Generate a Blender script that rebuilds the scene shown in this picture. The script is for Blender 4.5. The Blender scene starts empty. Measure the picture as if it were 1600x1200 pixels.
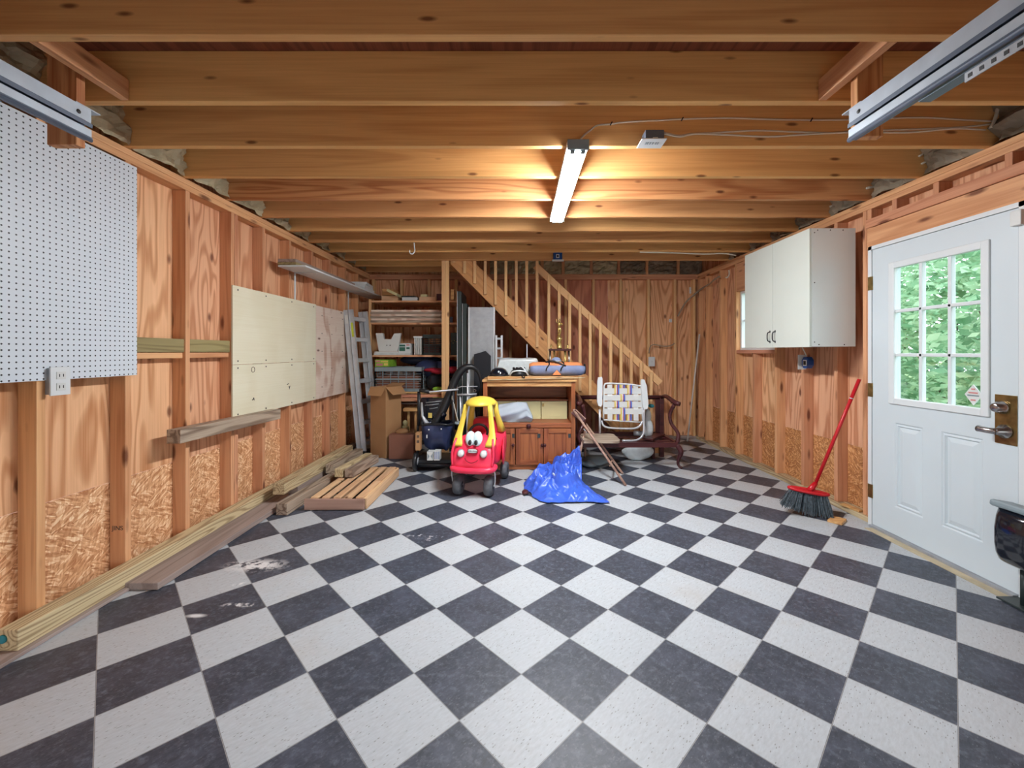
import bpy, bmesh, math, random
from mathutils import Vector, Matrix, noise
random.seed(7)
F, CX, CY, H = 661.0, 811.0, 550.3, 1.29      # focal length and principal point in pixels of the 1600x1200 frame, eye height
SC = bpy.context.scene
COL = SC.collection
WM = {}                                        # world matrices of what has been built
V = Vector

def at(x, y, Y):
    return V(((x - CX) / F * Y, Y, H - (y - CY) / F * Y))
def px(x, Y): return (x - CX) / F * Y
def pz(y, Y): return H - (y - CY) / F * Y
def lin(c):
    def f(v):
        v /= 255.0
        return v / 12.92 if v <= .04045 else ((v + .055) / 1.055) ** 2.4
    return (f(c[0]), f(c[1]), f(c[2]), 1)

# ------------------------------------------------------------------ materials
class NT:
    def __init__(s, name):
        s.m = bpy.data.materials.new(name); s.m.use_nodes = True
        s.t = s.m.node_tree; s.t.nodes.clear()
        s.out = s.n('ShaderNodeOutputMaterial')
    def n(s, kind, ins=None, **kw):
        nd = s.t.nodes.new(kind)
        for k, v in kw.items(): setattr(nd, k, v)
        for k, v in (ins or {}).items():
            if hasattr(v, 'links'): s.t.links.new(v, nd.inputs[k])
            else: nd.inputs[k].default_value = v
        return nd
    def math(s, op, a, b=0.0, c=None, clamp=False):
        ins = {0: a, 1: b}
        if c is not None: ins[2] = c
        return s.n('ShaderNodeMath', ins, operation=op, use_clamp=clamp).outputs[0]
    def mix(s, f, a, b, mode='MIX'):
        nd = s.n('ShaderNodeMix', data_type='RGBA', blend_type=mode)
        for i, v in ((0, f), (6, a), (7, b)):
            if hasattr(v, 'links'): s.t.links.new(v, nd.inputs[i])
            else: nd.inputs[i].default_value = v
        return nd.outputs[2]
    def ramp(s, f, a, b):
        return s.n('ShaderNodeMapRange', {0: f, 1: a, 2: b, 3: 0.0, 4: 1.0}, clamp=True).outputs[0]
    def coords(s, scale=(1, 1, 1), rnd=True, rot=(0, 0, 0)):
        tc = s.n('ShaderNodeTexCoord').outputs['Object']
        if rnd:
            oi = s.n('ShaderNodeObjectInfo').outputs['Random']
            r = s.n('ShaderNodeVectorMath', {0: (37.1, 51.7, 23.3)}, operation='SCALE')
            s.t.links.new(oi, r.inputs['Scale'])
            tc = s.n('ShaderNodeVectorMath', {0: tc, 1: r.outputs[0]}, operation='ADD').outputs[0]
        return s.n('ShaderNodeMapping', {0: tc, 3: scale, 2: rot}).outputs[0]
    def principled(s, col, rough=.6, metal=0.0, bump=None, bstr=.2, bdist=.01, **kw):
        p = s.n('ShaderNodeBsdfPrincipled', {'Base Color': col, 'Roughness': rough, 'Metallic': metal})
        for k, v in kw.items(): p.inputs[k.replace('_', ' ')].default_value = v
        if bump is not None:
            b = s.n('ShaderNodeBump', {'Strength': bstr, 'Distance': bdist, 'Height': bump})
            s.t.links.new(b.outputs[0], p.inputs['Normal'])
        s.t.links.new(p.outputs[0], s.out.inputs[0])
        return s.m

def wood(name, base, dark, rings=9.0, contrast=.5, knots=.5, tint=.12, rough=.62, lscale=.5, xscale=7.0, kscale=(3.0, 8, 8), kr=.15):
    t = NT(name)
    c = t.coords((lscale, xscale, xscale))
    n1 = t.n('ShaderNodeTexNoise', {'Vector': c, 'Scale': 1.0, 'Detail': 2.0, 'Roughness': .45, 'Distortion': .3}).outputs[0]
    rg = t.math('SINE', t.math('MULTIPLY', n1, rings * 6.28))
    rg = t.ramp(rg, -.2, 1.0)
    cf = t.coords((2.5, 140, 140))
    n2 = t.n('ShaderNodeTexNoise', {'Vector': cf, 'Scale': 1.0, 'Detail': 2.0}).outputs[0]
    cb = t.coords((.7, 2.5, 2.5))
    n3 = t.n('ShaderNodeTexNoise', {'Vector': cb, 'Scale': 1.0, 'Detail': 3.0}).outputs[0]
    g = t.math('MULTIPLY', rg, contrast)
    g = t.math('ADD', g, t.math('MULTIPLY', t.ramp(n2, .35, .75), .28))
    g = t.math('ADD', g, t.math('MULTIPLY', t.ramp(n3, .35, .7), .22), clamp=True)
    col = t.mix(g, lin(base), lin(dark))
    if knots:
        ck = t.coords(kscale)
        vo = t.n('ShaderNodeTexVoronoi', {'Vector': ck, 'Scale': 1.0, 'Randomness': 1.0})
        k = t.ramp(t.math('ADD', vo.outputs['Distance'], t.math('MULTIPLY', n2, .05)), kr, kr * .5)
        sel = t.math('GREATER_THAN', t.n('ShaderNodeSeparateColor', {0: vo.outputs['Color']}).outputs[0], 1 - knots)
        col = t.mix(t.math('MULTIPLY', t.math('MULTIPLY', k, sel), .85), col, lin([dark[0] * .55, dark[1] * .42, dark[2] * .4]))
    oi = t.n('ShaderNodeObjectInfo').outputs['Random']
    val = t.math('ADD', 1 - tint, t.math('MULTIPLY', oi, 2 * tint))
    hs = t.n('ShaderNodeHueSaturation', {'Hue': t.math('ADD', .5 - tint * .08, t.math('MULTIPLY', oi, tint * .16)), 'Saturation': 1.0, 'Value': val, 'Color': col})
    return t.principled(hs.outputs[0], rough, bump=g, bstr=.15, bdist=.003, Specular_IOR_Level=.3)

def plain(name, rgb, rough=.5, metal=0.0, var=.06, vs=6.0, bump=0.0, spec=.5, coat=0.0):
    t = NT(name)
    c = t.coords((vs, vs, vs))
    n = t.n('ShaderNodeTexNoise', {'Vector': c, 'Scale': 1.0, 'Detail': 4.0}).outputs[0]
    a = lin(rgb)
    b = [max(0, v * (1 - 3 * var)) for v in a[:3]] + [1]
    col = t.mix(t.ramp(n, .3, .75), a, tuple(b))
    return t.principled(col, rough, metal, bump=(n if bump else None), bstr=bump, Specular_IOR_Level=spec, Coat_Weight=coat)

def osb(name, c1, c2, c3):
    t = NT(name)
    cols = []
    for i, (rot, sc) in enumerate((((0, .6, 0), (26, 1, 115)), ((0, -.5, 0), (28, 1, 120)), ((0, 1.35, 0), (28, 1, 110)))):
        tc = t.coords((1, 1, 1), rot=rot)
        nz = t.n('ShaderNodeTexNoise', {'Vector': tc, 'Scale': 14.0, 'Detail': 1.0})
        ad = t.n('ShaderNodeVectorMath', {0: tc, 1: t.n('ShaderNodeVectorMath', {0: nz.outputs['Color'], 1: (.012, .012, .012)}, operation='MULTIPLY').outputs[0]}, operation='ADD').outputs[0]
        mp = t.n('ShaderNodeMapping', {0: ad, 3: sc}).outputs[0]
        vo = t.n('ShaderNodeTexVoronoi', {'Vector': mp, 'Scale': 1.0})
        cols.append(t.n('ShaderNodeSeparateColor', {0: vo.outputs['Color']}).outputs[0])
    sel = t.n('ShaderNodeTexNoise', {'Vector': t.coords((9, 9, 9)), 'Scale': 1.0, 'Detail': 2.0}).outputs[0]
    v = t.n('ShaderNodeMix', data_type='FLOAT')
    t.t.links.new(t.math('GREATER_THAN', sel, .5), v.inputs[0]); t.t.links.new(cols[0], v.inputs[2]); t.t.links.new(cols[1], v.inputs[3])
    v2 = t.math('ADD', t.math('MULTIPLY', v.outputs[0], .65), t.math('MULTIPLY', cols[2], .35))
    col = t.mix(t.ramp(v2, .15, .6), lin(c3), lin(c1))
    col = t.mix(t.ramp(v2, .62, .9), col, lin(c2))
    return t.principled(col, .6, bump=v2, bstr=.3, bdist=.004)

def checker():
    t = NT('checkered_vinyl_tile')
    tc = t.n('ShaderNodeTexCoord').outputs['Object']
    sp = t.n('ShaderNodeSeparateXYZ', {0: tc})
    X = t.math('SUBTRACT', sp.outputs[0], -.209); Y = t.math('SUBTRACT', sp.outputs[1], 1.4815)
    r = -.0127; c, s = math.cos(r), math.sin(r); d = .3048 / math.sqrt(2)
    X2 = t.math('ADD', t.math('MULTIPLY', X, c), t.math('MULTIPLY', Y, s))
    Y2 = t.math('SUBTRACT', t.math('MULTIPLY', Y, c), t.math('MULTIPLY', X, s))
    a = t.math('DIVIDE', t.math('ADD', X2, Y2), 2 * d); b = t.math('DIVIDE', t.math('SUBTRACT', Y2, X2), 2 * d)
    fa, fb = t.math('FLOOR', a), t.math('FLOOR', b)
    par = t.math('MODULO', t.math('ABSOLUTE', t.math('ADD', fa, fb)), 2.0)
    isw = t.math('GREATER_THAN', par, .5)
    cell = t.n('ShaderNodeCombineXYZ', {0: fa, 1: fb, 2: 0.0}).outputs[0]
    wn = t.n('ShaderNodeTexWhiteNoise', {'Vector': cell}).outputs['Value']
    # streaky marbling, speckles and scratches
    loc = t.n('ShaderNodeCombineXYZ', {0: a, 1: b, 2: 0.0}).outputs[0]
    sh = t.n('ShaderNodeVectorMath', {0: loc, 1: t.n('ShaderNodeVectorMath', {0: cell, 1: (3.3, 7.1, 0)}, operation='MULTIPLY').outputs[0]}, operation='ADD').outputs[0]
    m1 = t.n('ShaderNodeMapping', {0: sh, 3: (9, 30, 1), 2: (0, 0, .5)}).outputs[0]
    mar = t.n('ShaderNodeTexNoise', {'Vector': m1, 'Scale': 1.0, 'Detail': 5.0, 'Roughness': .65}).outputs[0]
    m2 = t.n('ShaderNodeMapping', {0: sh, 3: (15, 44, 1), 2: (0, 0, .7)}).outputs[0]
    spv = t.n('ShaderNodeTexVoronoi', {'Vector': m2, 'Scale': 1.0}); spk = spv.outputs['Distance']
    spk = t.math('MULTIPLY', t.ramp(spk, .26, .16), t.math('GREATER_THAN', t.n('ShaderNodeSeparateColor', {0: spv.outputs['Color']}).outputs[0], .62))
    big = t.n('ShaderNodeTexNoise', {'Vector': tc, 'Scale': 1.4, 'Detail': 5.0, 'Roughness': .6}).outputs[0]
    scr = t.n('ShaderNodeTexNoise', {'Vector': t.n('ShaderNodeMapping', {0: tc, 3: (4, 55, 1), 2: (0, 0, 1.1)}).outputs[0], 'Scale': 1.0, 'Detail': 6.0, 'Roughness': .75}).outputs[0]
    sm = t.n('ShaderNodeTexNoise', {'Vector': tc, 'Scale': 34.0, 'Detail': 5.0, 'Roughness': .7}).outputs[0]
    wcol = t.mix(t.ramp(mar, .35, .75), lin((184, 190, 195)), lin((168, 172, 176)))
    wcol = t.mix(t.math('MULTIPLY', spk, .8), wcol, lin((120, 116, 112)))
    wcol = t.mix(t.math('MULTIPLY', t.ramp(big, .55, .72), .3), wcol, lin((168, 152, 132)))
    dcol = t.mix(t.ramp(mar, .35, .75), lin((40, 45, 55)), lin((64, 70, 84)))
    dcol = t.mix(t.math('MULTIPLY', t.ramp(sm, .5, .72), .6), dcol, lin((112, 118, 132)))
    med = t.n('ShaderNodeTexNoise', {'Vector': tc, 'Scale': 6.0, 'Detail': 6.0, 'Roughness': .7}).outputs[0]
    dcol = t.mix(t.math('MULTIPLY', t.ramp(med, .45, .7), .4), dcol, lin((94, 100, 118)))
    dcol = t.mix(t.math('MULTIPLY', spk, .35), dcol, lin((128, 132, 140)))
    dcol = t.mix(t.math('MULTIPLY', t.ramp(scr, .68, .78), .5), dcol, lin((170, 172, 176)))
    col = t.mix(isw, dcol, wcol)
    ga = t.math('ABSOLUTE', t.math('SUBTRACT', t.math('FRACT', a), .5)); gb = t.math('ABSOLUTE', t.math('SUBTRACT', t.math('FRACT', b), .5))
    line = t.ramp(t.math('MAXIMUM', ga, gb), .4935, .4965)
    col = t.mix(t.math('MULTIPLY', line, .75), col, t.mix(isw, lin((175, 172, 168)), lin((60, 56, 56))))
    # dried white paint spots on the left and mid tiles
    for (bx, by, rr, sx, th) in ((px(400, 2.56), 2.56, .22, 2.4, .44), (px(306, 2.07), 2.07, .06, 3.0, .40), (px(375, 2.16), 2.16, .12, 5.0, .50), (px(663, 2.95), 2.95, .15, 1.8, .55), (px(370, 2.36), 2.36, .10, 3.2, .52)):
        dx = t.math('SUBTRACT', sp.outputs[0], bx); dy = t.math('MULTIPLY', t.math('SUBTRACT', sp.outputs[1], by), sx)
        dist = t.math('SQRT', t.math('ADD', t.math('MULTIPLY', dx, dx), t.math('MULTIPLY', dy, dy)))
        msk = t.math('MULTIPLY', t.ramp(dist, rr, rr * .35), t.ramp(t.n('ShaderNodeTexNoise', {'Vector': tc, 'Scale': 17.0, 'Detail': 5.0, 'Roughness': .7}).outputs[0], th, th + .08))
        col = t.mix(msk, col, lin((215, 215, 215)))
    rough = t.math('ADD', .34, t.math('MULTIPLY', big, .3))
    h = t.math('ADD', t.math('MULTIPLY', line, -1.0), t.math('MULTIPLY', wn, .2))
    return t.principled(col, rough, bump=h, bstr=.12, bdist=.002, Specular_IOR_Level=.55)

def pegmat():
    t = NT('white_pegboard')
    tc = t.n('ShaderNodeTexCoord').outputs['Object']
    sp = t.n('ShaderNodeSeparateXYZ', {0: tc}); S = .0268
    def cell(o):
        f = t.math('SUBTRACT', t.math('FRACT', t.math('ADD', t.math('DIVIDE', o, S), 200.5)), .5)
        return t.math('MULTIPLY', f, f)
    r2 = t.math('SQRT', t.math('ADD', cell(sp.outputs[1]), cell(sp.outputs[2])))
    hole = t.math('LESS_THAN', r2, .15)
    return t.principled(t.mix(hole, lin((208, 216, 224)), lin((26, 30, 38))), .45, bump=t.ramp(r2, .12, .2), bstr=.3, bdist=.002)

def leafmat(name, a, b):
    t = NT(name)
    gp = t.n('ShaderNodeNewGeometry').outputs['Random Per Island']
    col = t.mix(gp, lin(a), lin(b))
    d = t.n('ShaderNodeBsdfDiffuse', {0: col}); tr = t.n('ShaderNodeBsdfTranslucent', {0: col})
    mx = t.n('ShaderNodeMixShader', {0: .45, 1: d.outputs[0], 2: tr.outputs[0]})
    t.t.links.new(mx.outputs[0], t.out.inputs[0]); return t.m

def glassmat(name):
    t = NT(name)
    a = t.n('ShaderNodeBsdfTransparent', {0: (.93, .97, .97, 1)}); b = t.n('ShaderNodeBsdfGlossy', {0: (1, 1, 1, 1), 1: .03})
    mx = t.n('ShaderNodeMixShader', {0: .05, 1: a.outputs[0], 2: b.outputs[0]})
    t.t.links.new(mx.outputs[0], t.out.inputs[0]); return t.m

def emitmat(name, col, st):
    t = NT(name)
    e = t.n('ShaderNodeEmission', {0: col, 1: st}); t.t.links.new(e.outputs[0], t.out.inputs[0]); return t.m

M = {}
M['stud'] = wood('pine_stud', (220, 166, 124), (172, 108, 70), rings=6, contrast=.3, knots=.7, tint=.12, kscale=(3.2, 12, 12), kr=.26)
M['joist'] = wood('pine_joist', (226, 174, 114), (182, 122, 70), rings=5, contrast=.3, knots=.3, tint=.09, lscale=.35, kscale=(4.6, 15, 15), kr=.22)
M['joist2'] = wood('grained_pine_joist', (222, 166, 112), (164, 96, 54), rings=9, contrast=.5, knots=.4, tint=.05, lscale=.5)
M['siding'] = wood('plywood_siding', (234, 184, 144), (184, 122, 82), rings=12, contrast=.62, knots=.5, tint=.08, lscale=.55, xscale=4.5, kscale=(4.6, 9, 9), kr=.24)
M['sidingb'] = wood('red_plywood_siding', (220, 156, 122), (166, 98, 74), rings=7, contrast=.45, knots=.45, tint=.06, lscale=.8, xscale=4.5, kscale=(4.6, 9, 9), kr=.24)
M['osb'] = osb('strand_board', (224, 172, 126), (250, 220, 180), (178, 118, 74))
M['osbd'] = osb('brown_strand_board', (194, 134, 82), (226, 176, 126), (150, 94, 54))
M['sub'] = wood('subfloor_plywood', (140, 82, 60), (98, 52, 38), rings=6, contrast=.5, knots=0, tint=.02)
M['treated'] = wood('treated_lumber', (212, 194, 154), (134, 108, 78), rings=16, contrast=.6, knots=.35, tint=.07)
M['greyed'] = wood('weathered_lumber', (178, 160, 142), (110, 90, 76), rings=10, contrast=.65, knots=.3, tint=.07)
M['greygreen'] = wood('grey_green_board', (156, 142, 100), (112, 98, 62), rings=9, contrast=.5, knots=.3, tint=.05)
M['darkboard'] = wood('dark_board', (166, 150, 142), (122, 104, 96), rings=6, contrast=.4, knots=.4, tint=.05)
M['pallet'] = wood('pallet_wood', (222, 184, 144), (170, 128, 92), rings=5, contrast=.3, knots=.2, tint=.1)
M['cream_ply'] = wood('pale_plywood', (226, 221, 198), (210, 200, 168), rings=3, contrast=.25, knots=0, tint=.03, lscale=2, xscale=1.2)
M['white_osb'] = wood('whitewashed_plywood', (232, 218, 204), (192, 152, 132), rings=5, contrast=.6, knots=.3, tint=.02, lscale=2.4, xscale=1.4)
M['cab'] = wood('oak_cabinet', (166, 98, 60), (114, 58, 34), rings=8, contrast=.5, knots=0, tint=.05, rough=.4)
M['cabtop'] = wood('light_oak', (214, 168, 112), (170, 118, 70), rings=8, contrast=.5, knots=.1, tint=.04, rough=.45)
M['mahog'] = wood('mahogany', (84, 44, 44), (48, 24, 28), rings=5, contrast=.4, knots=0, tint=.06, rough=.3)
M['foldwood'] = wood('worn_brown_wood', (180, 146, 130), (130, 98, 84), rings=6, contrast=.4, knots=0, tint=.06)
M['stair'] = wood('stair_pine', (218, 166, 110), (176, 120, 72), rings=6, contrast=.3, knots=.35, tint=.05)
M['baluster'] = wood('baluster_pine', (232, 190, 138), (200, 146, 98), rings=4, contrast=.2, knots=.3, tint=.05)
M['floor'] = checker()
M['peg'] = pegmat()
M['white'] = plain('white_paint', (214, 219, 221), .4, var=.01)
M['door'] = plain('white_door_paint', (204, 214, 219), .38, var=.015, vs=3)
M['cabwhite'] = plain('cabinet_laminate', (206, 212, 204), .35, var=.01)
M['cabside'] = plain('lit_side_laminate', (222, 228, 226), .25, var=.01)  # lighter than the doors: glow from the door window put into the colour
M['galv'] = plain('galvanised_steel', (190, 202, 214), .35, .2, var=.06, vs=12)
M['galvd'] = plain('galvanised_shadow_steel', (92, 104, 122), .4, .2, var=.05)  # darker copy of galv; shade of the track recess put into its colour
M['alu'] = plain('aluminium', (206, 209, 214), .35, .4, var=.05, vs=15)
M['alud'] = plain('dull_aluminium', (168, 171, 176), .45, .3, var=.08, vs=15)
M['chrome'] = plain('nickel', (170, 166, 166), .22, .95, var=.03)
M['brass'] = plain('tarnished_brass', (168, 140, 88), .28, .85, var=.2, vs=22)
M['black'] = plain('black_plastic', (26, 27, 31), .4, var=.04)
M['blackgloss'] = plain('glossy_black_plastic', (20, 24, 34), .15, var=.04, coat=.5)
M['blackcloth'] = plain('black_cloth', (30, 31, 38), .85, var=.05, vs=20)
M['navy'] = plain('navy_nylon', (52, 62, 98), .35, var=.12, vs=14)
M['darkgreen'] = plain('dark_green_metal', (48, 58, 58), .4, .1, var=.06)
M['red'] = plain('red_plastic', (230, 52, 84), .35, var=.03)
M['yellow'] = plain('yellow_plastic', (226, 196, 74), .4, var=.04)
M['tyre'] = plain('worn_grey_tyre', (92, 94, 100), .7, var=.15, vs=30, bump=.2)
M['offwhite'] = plain('pale_plastic', (212, 214, 212), .4, var=.02)
M['eye'] = plain('pale_blue_white', (205, 226, 232), .3, var=.01)
M['ink'] = plain('black_ink', (18, 18, 20), .5, var=0)
M['smile'] = plain('dark_red_line', (150, 14, 40), .5, var=0)
M['tarp'] = plain('blue_tarpaulin', (62, 102, 214), .32, var=.05, vs=9, bump=.15)
M['bluebox'] = plain('blue_plastic_box', (24, 74, 142), .4, var=.02)
M['cream'] = plain('cream_paint', (206, 198, 148), .4, var=.04)
M['card'] = plain('cardboard', (176, 132, 90), .8, var=.05, vs=4)
M['card2'] = plain('brown_cardboard', (140, 92, 74), .8, var=.06, vs=4)
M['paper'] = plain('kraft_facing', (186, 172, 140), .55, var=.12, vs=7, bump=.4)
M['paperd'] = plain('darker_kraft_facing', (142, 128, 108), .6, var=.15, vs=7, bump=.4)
M['cloth'] = plain('pale_blue_cloth', (222, 234, 246), .8, var=.03, vs=8)
M['bag'] = plain('white_plastic_bag', (206, 214, 216), .3, var=.06, vs=22, bump=.3)
M['orange'] = plain('orange_fabric', (232, 146, 92), .7, var=.05)
M['bluegrey'] = plain('blue_grey_fabric', (132, 146, 184), .7, var=.08, vs=18)
M['gold'] = plain('trophy_gold', (216, 190, 120), .25, .8, var=.05)
M['crate'] = plain('grey_crate_plastic', (132, 146, 152), .45, var=.05)
M['green'] = plain('green_print', (142, 190, 58), .5, var=.1, vs=20)
M['greenp'] = plain('dark_green_print', (48, 104, 88), .5, var=.05)
M['redcloth'] = plain('red_fabric', (168, 22, 48), .7, var=.1, vs=12)
M['cable'] = plain('white_cable', (216, 208, 190), .5, var=.02)
M['cableg'] = plain('grey_cable', (160, 146, 126), .5, var=.02)
M['broomred'] = plain('broom_red', (196, 22, 34), .35, var=.03)
M['bristle'] = plain('grey_bristles', (92, 104, 112), .7, var=.25, vs=60)
M['pvc'] = plain('white_pipe_plastic', (218, 212, 204), .4, var=.04)
M['stY'] = plain('yellow_webbing', (222, 196, 104), .7, var=.03)
M['stR'] = plain('red_webbing', (176, 50, 56), .7, var=.03)
M['stB'] = plain('blue_webbing', (72, 108, 196), .7, var=.03)
M['teal'] = plain('teal_cloth', (44, 128, 138), .7, var=.05)
M['concrete'] = plain('pale_concrete', (170, 168, 160), .8, var=.06, vs=2)
M['threshold'] = plain('bare_concrete_strip', (196, 182, 152), .7, var=.1, vs=9)
M['grass'] = plain('grass', (110, 140, 80), .9, var=.15, vs=3)
M['bark'] = plain('bark', (110, 92, 78), .9, var=.2, vs=9)
M['leaf'] = leafmat('green_leaves', (100, 146, 108), (186, 214, 180))
M['glass'] = glassmat('window_glass')
M['lamp'] = emitmat('lit_diffuser', (.93, .97, 1.0, 1), 86.0)
M['stickerred'] = plain('pink_sticker_print', (206, 130, 130), .5, var=.05)

# ------------------------------------------------------------------ mesh helpers
class B:
    def __init__(s): s.bm = bmesh.new()
    def box(s, x0, x1, y0, y1, z0, z1, bev=0):
        return s.obox(Matrix.Translation(((x0 + x1) / 2, (y0 + y1) / 2, (z0 + z1) / 2)), abs(x1 - x0), abs(y1 - y0), abs(z1 - z0), bev)
    def obox(s, m, sx, sy, sz, bev=0):
        r = bmesh.ops.create_cube(s.bm, size=1.0, matrix=m @ Matrix.Diagonal((sx, sy, sz, 1)))
        if bev:
            es = list({e for v in r['verts'] for e in v.link_edges})
            bmesh.ops.bevel(s.bm, geom=es, offset=min(bev, min(sx, sy, sz) * .45), segments=2, affect='EDGES', profile=.5)
        return s
    def bar(s, p0, p1, w, h, up=(0, 0, 1), bev=0):
        p0, p1 = V(p0), V(p1)
        s.obox(frame(p0, p1, up), (p1 - p0).length, w, h, bev); return s
    def tube(s, pts, r, seg=10, closed=False, caps=True):
        pts = [V(p) for p in pts]; n = len(pts); rr = r if isinstance(r, (list, tuple)) else [r] * n
        rings = []; ref = None
        for i, p in enumerate(pts):
            a = pts[(i - 1) % n] if (closed or i > 0) else p
            b = pts[(i + 1) % n] if (closed or i < n - 1) else p
            t = (b - a).normalized()
            if ref is None:
                ref = t.orthogonal().normalized()
            ref = (ref - t * ref.dot(t)).normalized()
            q = t.cross(ref)
            rings.append([s.bm.verts.new(p + (ref * math.cos(2 * math.pi * k / seg) + q * math.sin(2 * math.pi * k / seg)) * rr[i]) for k in range(seg)])
        for i in range(n if closed else n - 1):
            A, C = rings[i], rings[(i + 1) % n]
            for k in range(seg): s.bm.faces.new((A[k], A[(k + 1) % seg], C[(k + 1) % seg], C[k]))
        if caps and not closed:
            s.bm.faces.new(rings[0][::-1]); s.bm.faces.new(rings[-1])
        return s
    def lathe(s, prof, m=Matrix(), seg=24):
        rings = []
        for (r, z) in prof:
            rings.append([s.bm.verts.new(m @ V((r * math.cos(2 * math.pi * k / seg), r * math.sin(2 * math.pi * k / seg), z))) for k in range(seg)])
        for A, C in zip(rings, rings[1:]):
            for k in range(seg): s.bm.faces.new((A[k], A[(k + 1) % seg], C[(k + 1) % seg], C[k]))
        s.bm.faces.new(rings[0][::-1]); s.bm.faces.new(rings[-1])
        return s
    def prism(s, pts, off):
        off = V(off); a = [s.bm.verts.new(V(p)) for p in pts]; b = [s.bm.verts.new(V(p) + off) for p in pts]
        s.bm.faces.new(a[::-1]); s.bm.faces.new(b); n = len(a)
        for i in range(n): s.bm.faces.new((a[i], a[(i + 1) % n], b[(i + 1) % n], b[i]))
        return s
    def loft(s, rings, caps=True):
        R = [[s.bm.verts.new(V(p)) for p in r] for r in rings]; n = len(R[0])
        for A, C in zip(R, R[1:]):
            for k in range(n): s.bm.faces.new((A[k], A[(k + 1) % n], C[(k + 1) % n], C[k]))
        if caps: s.bm.faces.new(R[0][::-1]); s.bm.faces.new(R[-1])
        return s
    def grid(s, fn, nu, nv, thick=0):
        R = [[s.bm.verts.new(V(fn(i / nu, j / nv))) for j in range(nv + 1)] for i in range(nu + 1)]
        fs = [s.bm.faces.new((R[i][j], R[i + 1][j], R[i + 1][j + 1], R[i][j + 1])) for i in range(nu) for j in range(nv)]
        if thick: bmesh.ops.solidify(s.bm, geom=fs, thickness=thick)
        return s
    def ball(s, c, rx, ry, rz, seg=20):
        bmesh.ops.create_uvsphere(s.bm, u_segments=seg, v_segments=seg // 2, radius=1.0, matrix=Matrix.Translation(V(c)) @ Matrix.Diagonal((rx, ry, rz, 1))); return s
    def build(s, name, mat, parent=None, smooth=False, origin=None, sub=0):
        bm = s.bm; bmesh.ops.recalc_face_normals(bm, faces=bm.faces)
        if origin is None:
            if parent is not None: origin = WM[parent.name].translation
            else:
                xs = [v.co for v in bm.verts]
                origin = V(((min(c.x for c in xs) + max(c.x for c in xs)) / 2, (min(c.y for c in xs) + max(c.y for c in xs)) / 2, min(c.z for c in xs)))
        W = Matrix.Translation(origin)
        bm.transform(W.inverted())
        return mk(name, bm, mat, W, parent, smooth, sub)

def frame(p0, p1, up=(0, 0, 1)):
    x = (p1 - p0).normalized(); up = V(up)
    if abs(x.dot(up)) > .98: up = V((0, 1, 0)) if abs(x.y) < .9 else V((1, 0, 0))
    y = up.cross(x).normalized(); z = x.cross(y)
    m = Matrix((x, y, z)).transposed().to_4x4(); m.translation = (p0 + p1) / 2
    return m

def mk(name, bm, mat, W, parent, smooth=False, sub=0):
    me = bpy.data.meshes.new(name); bm.to_mesh(me); bm.free()
    if smooth:
        for p in me.polygons: p.use_smooth = True
    me.materials.append(mat if not isinstance(mat, str) else M[mat])
    o = bpy.data.objects.new(name, me); COL.objects.link(o)
    if sub:
        md = o.modifiers.new('sub', 'SUBSURF'); md.levels = sub; md.render_levels = sub
    put(o, W, parent); return o

def put(o, W, parent=None):
    if parent is not None:
        o.parent = parent; o.matrix_basis = WM[parent.name].inverted() @ W
    else: o.matrix_basis = W
    WM[o.name] = W.copy()

def thing(name, label, cat, loc=(0, 0, 0), group=None, kind=None):
    o = bpy.data.objects.new(name, None); COL.objects.link(o); o.empty_display_size = .1
    put(o, Matrix.Translation(V(loc)))
    return tag(o, label, cat, group, kind)

def tag(o, label=None, cat=None, group=None, kind=None):
    if label: o['label'] = label
    if cat: o['category'] = cat
    if group: o['group'] = group
    if kind: o['kind'] = kind
    return o

def beam(name, p0, p1, w, h, mat, parent=None, up=(0, 0, 1), bev=.003):
    """a board: its local X runs along its length so that the grain follows it"""
    p0, p1 = V(p0), V(p1); b = B(); b.obox(Matrix(), (p1 - p0).length, w, h, bev)
    return mk(name, b.bm, mat, frame(p0, p1, up), parent)

def panel(name, x0, x1, y0, y1, z0, z1, mat, parent=None, axis='z'):
    """sheet whose grain runs along the given axis"""
    c = V(((x0 + x1) / 2, (y0 + y1) / 2, (z0 + z1) / 2)); d = {'x': V((abs(x1 - x0), 0, 0)), 'y': V((0, abs(y1 - y0), 0)), 'z': V((0, 0, abs(z1 - z0)))}[axis]
    up = (0, 0, 1) if axis != 'z' else (0, 1, 0)
    dims = {'x': (abs(y1 - y0), abs(z1 - z0)), 'y': (abs(x1 - x0), abs(z1 - z0)), 'z': (abs(x1 - x0), abs(y1 - y0))}[axis]
    return beam(name, c - d / 2, c + d / 2, dims[0], dims[1], mat, parent, up, bev=0)

def bez(pts, n=6):
    """smooth curve through points (Catmull-Rom)"""
    P = [V(p) for p in pts]; P = [P[0] * 2 - P[1]] + P + [P[-1] * 2 - P[-2]]; out = []
    for i in range(1, len(P) - 2):
        for k in range(n):
            t = k / n; a, b, c, d = P[i - 1], P[i], P[i + 1], P[i + 2]
            out.append(.5 * ((2 * b) + (c - a) * t + (2 * a - 5 * b + 4 * c - d) * t * t + (3 * b - a - 3 * c + d) * t ** 3))
    out.append(P[-2]); return out

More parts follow.
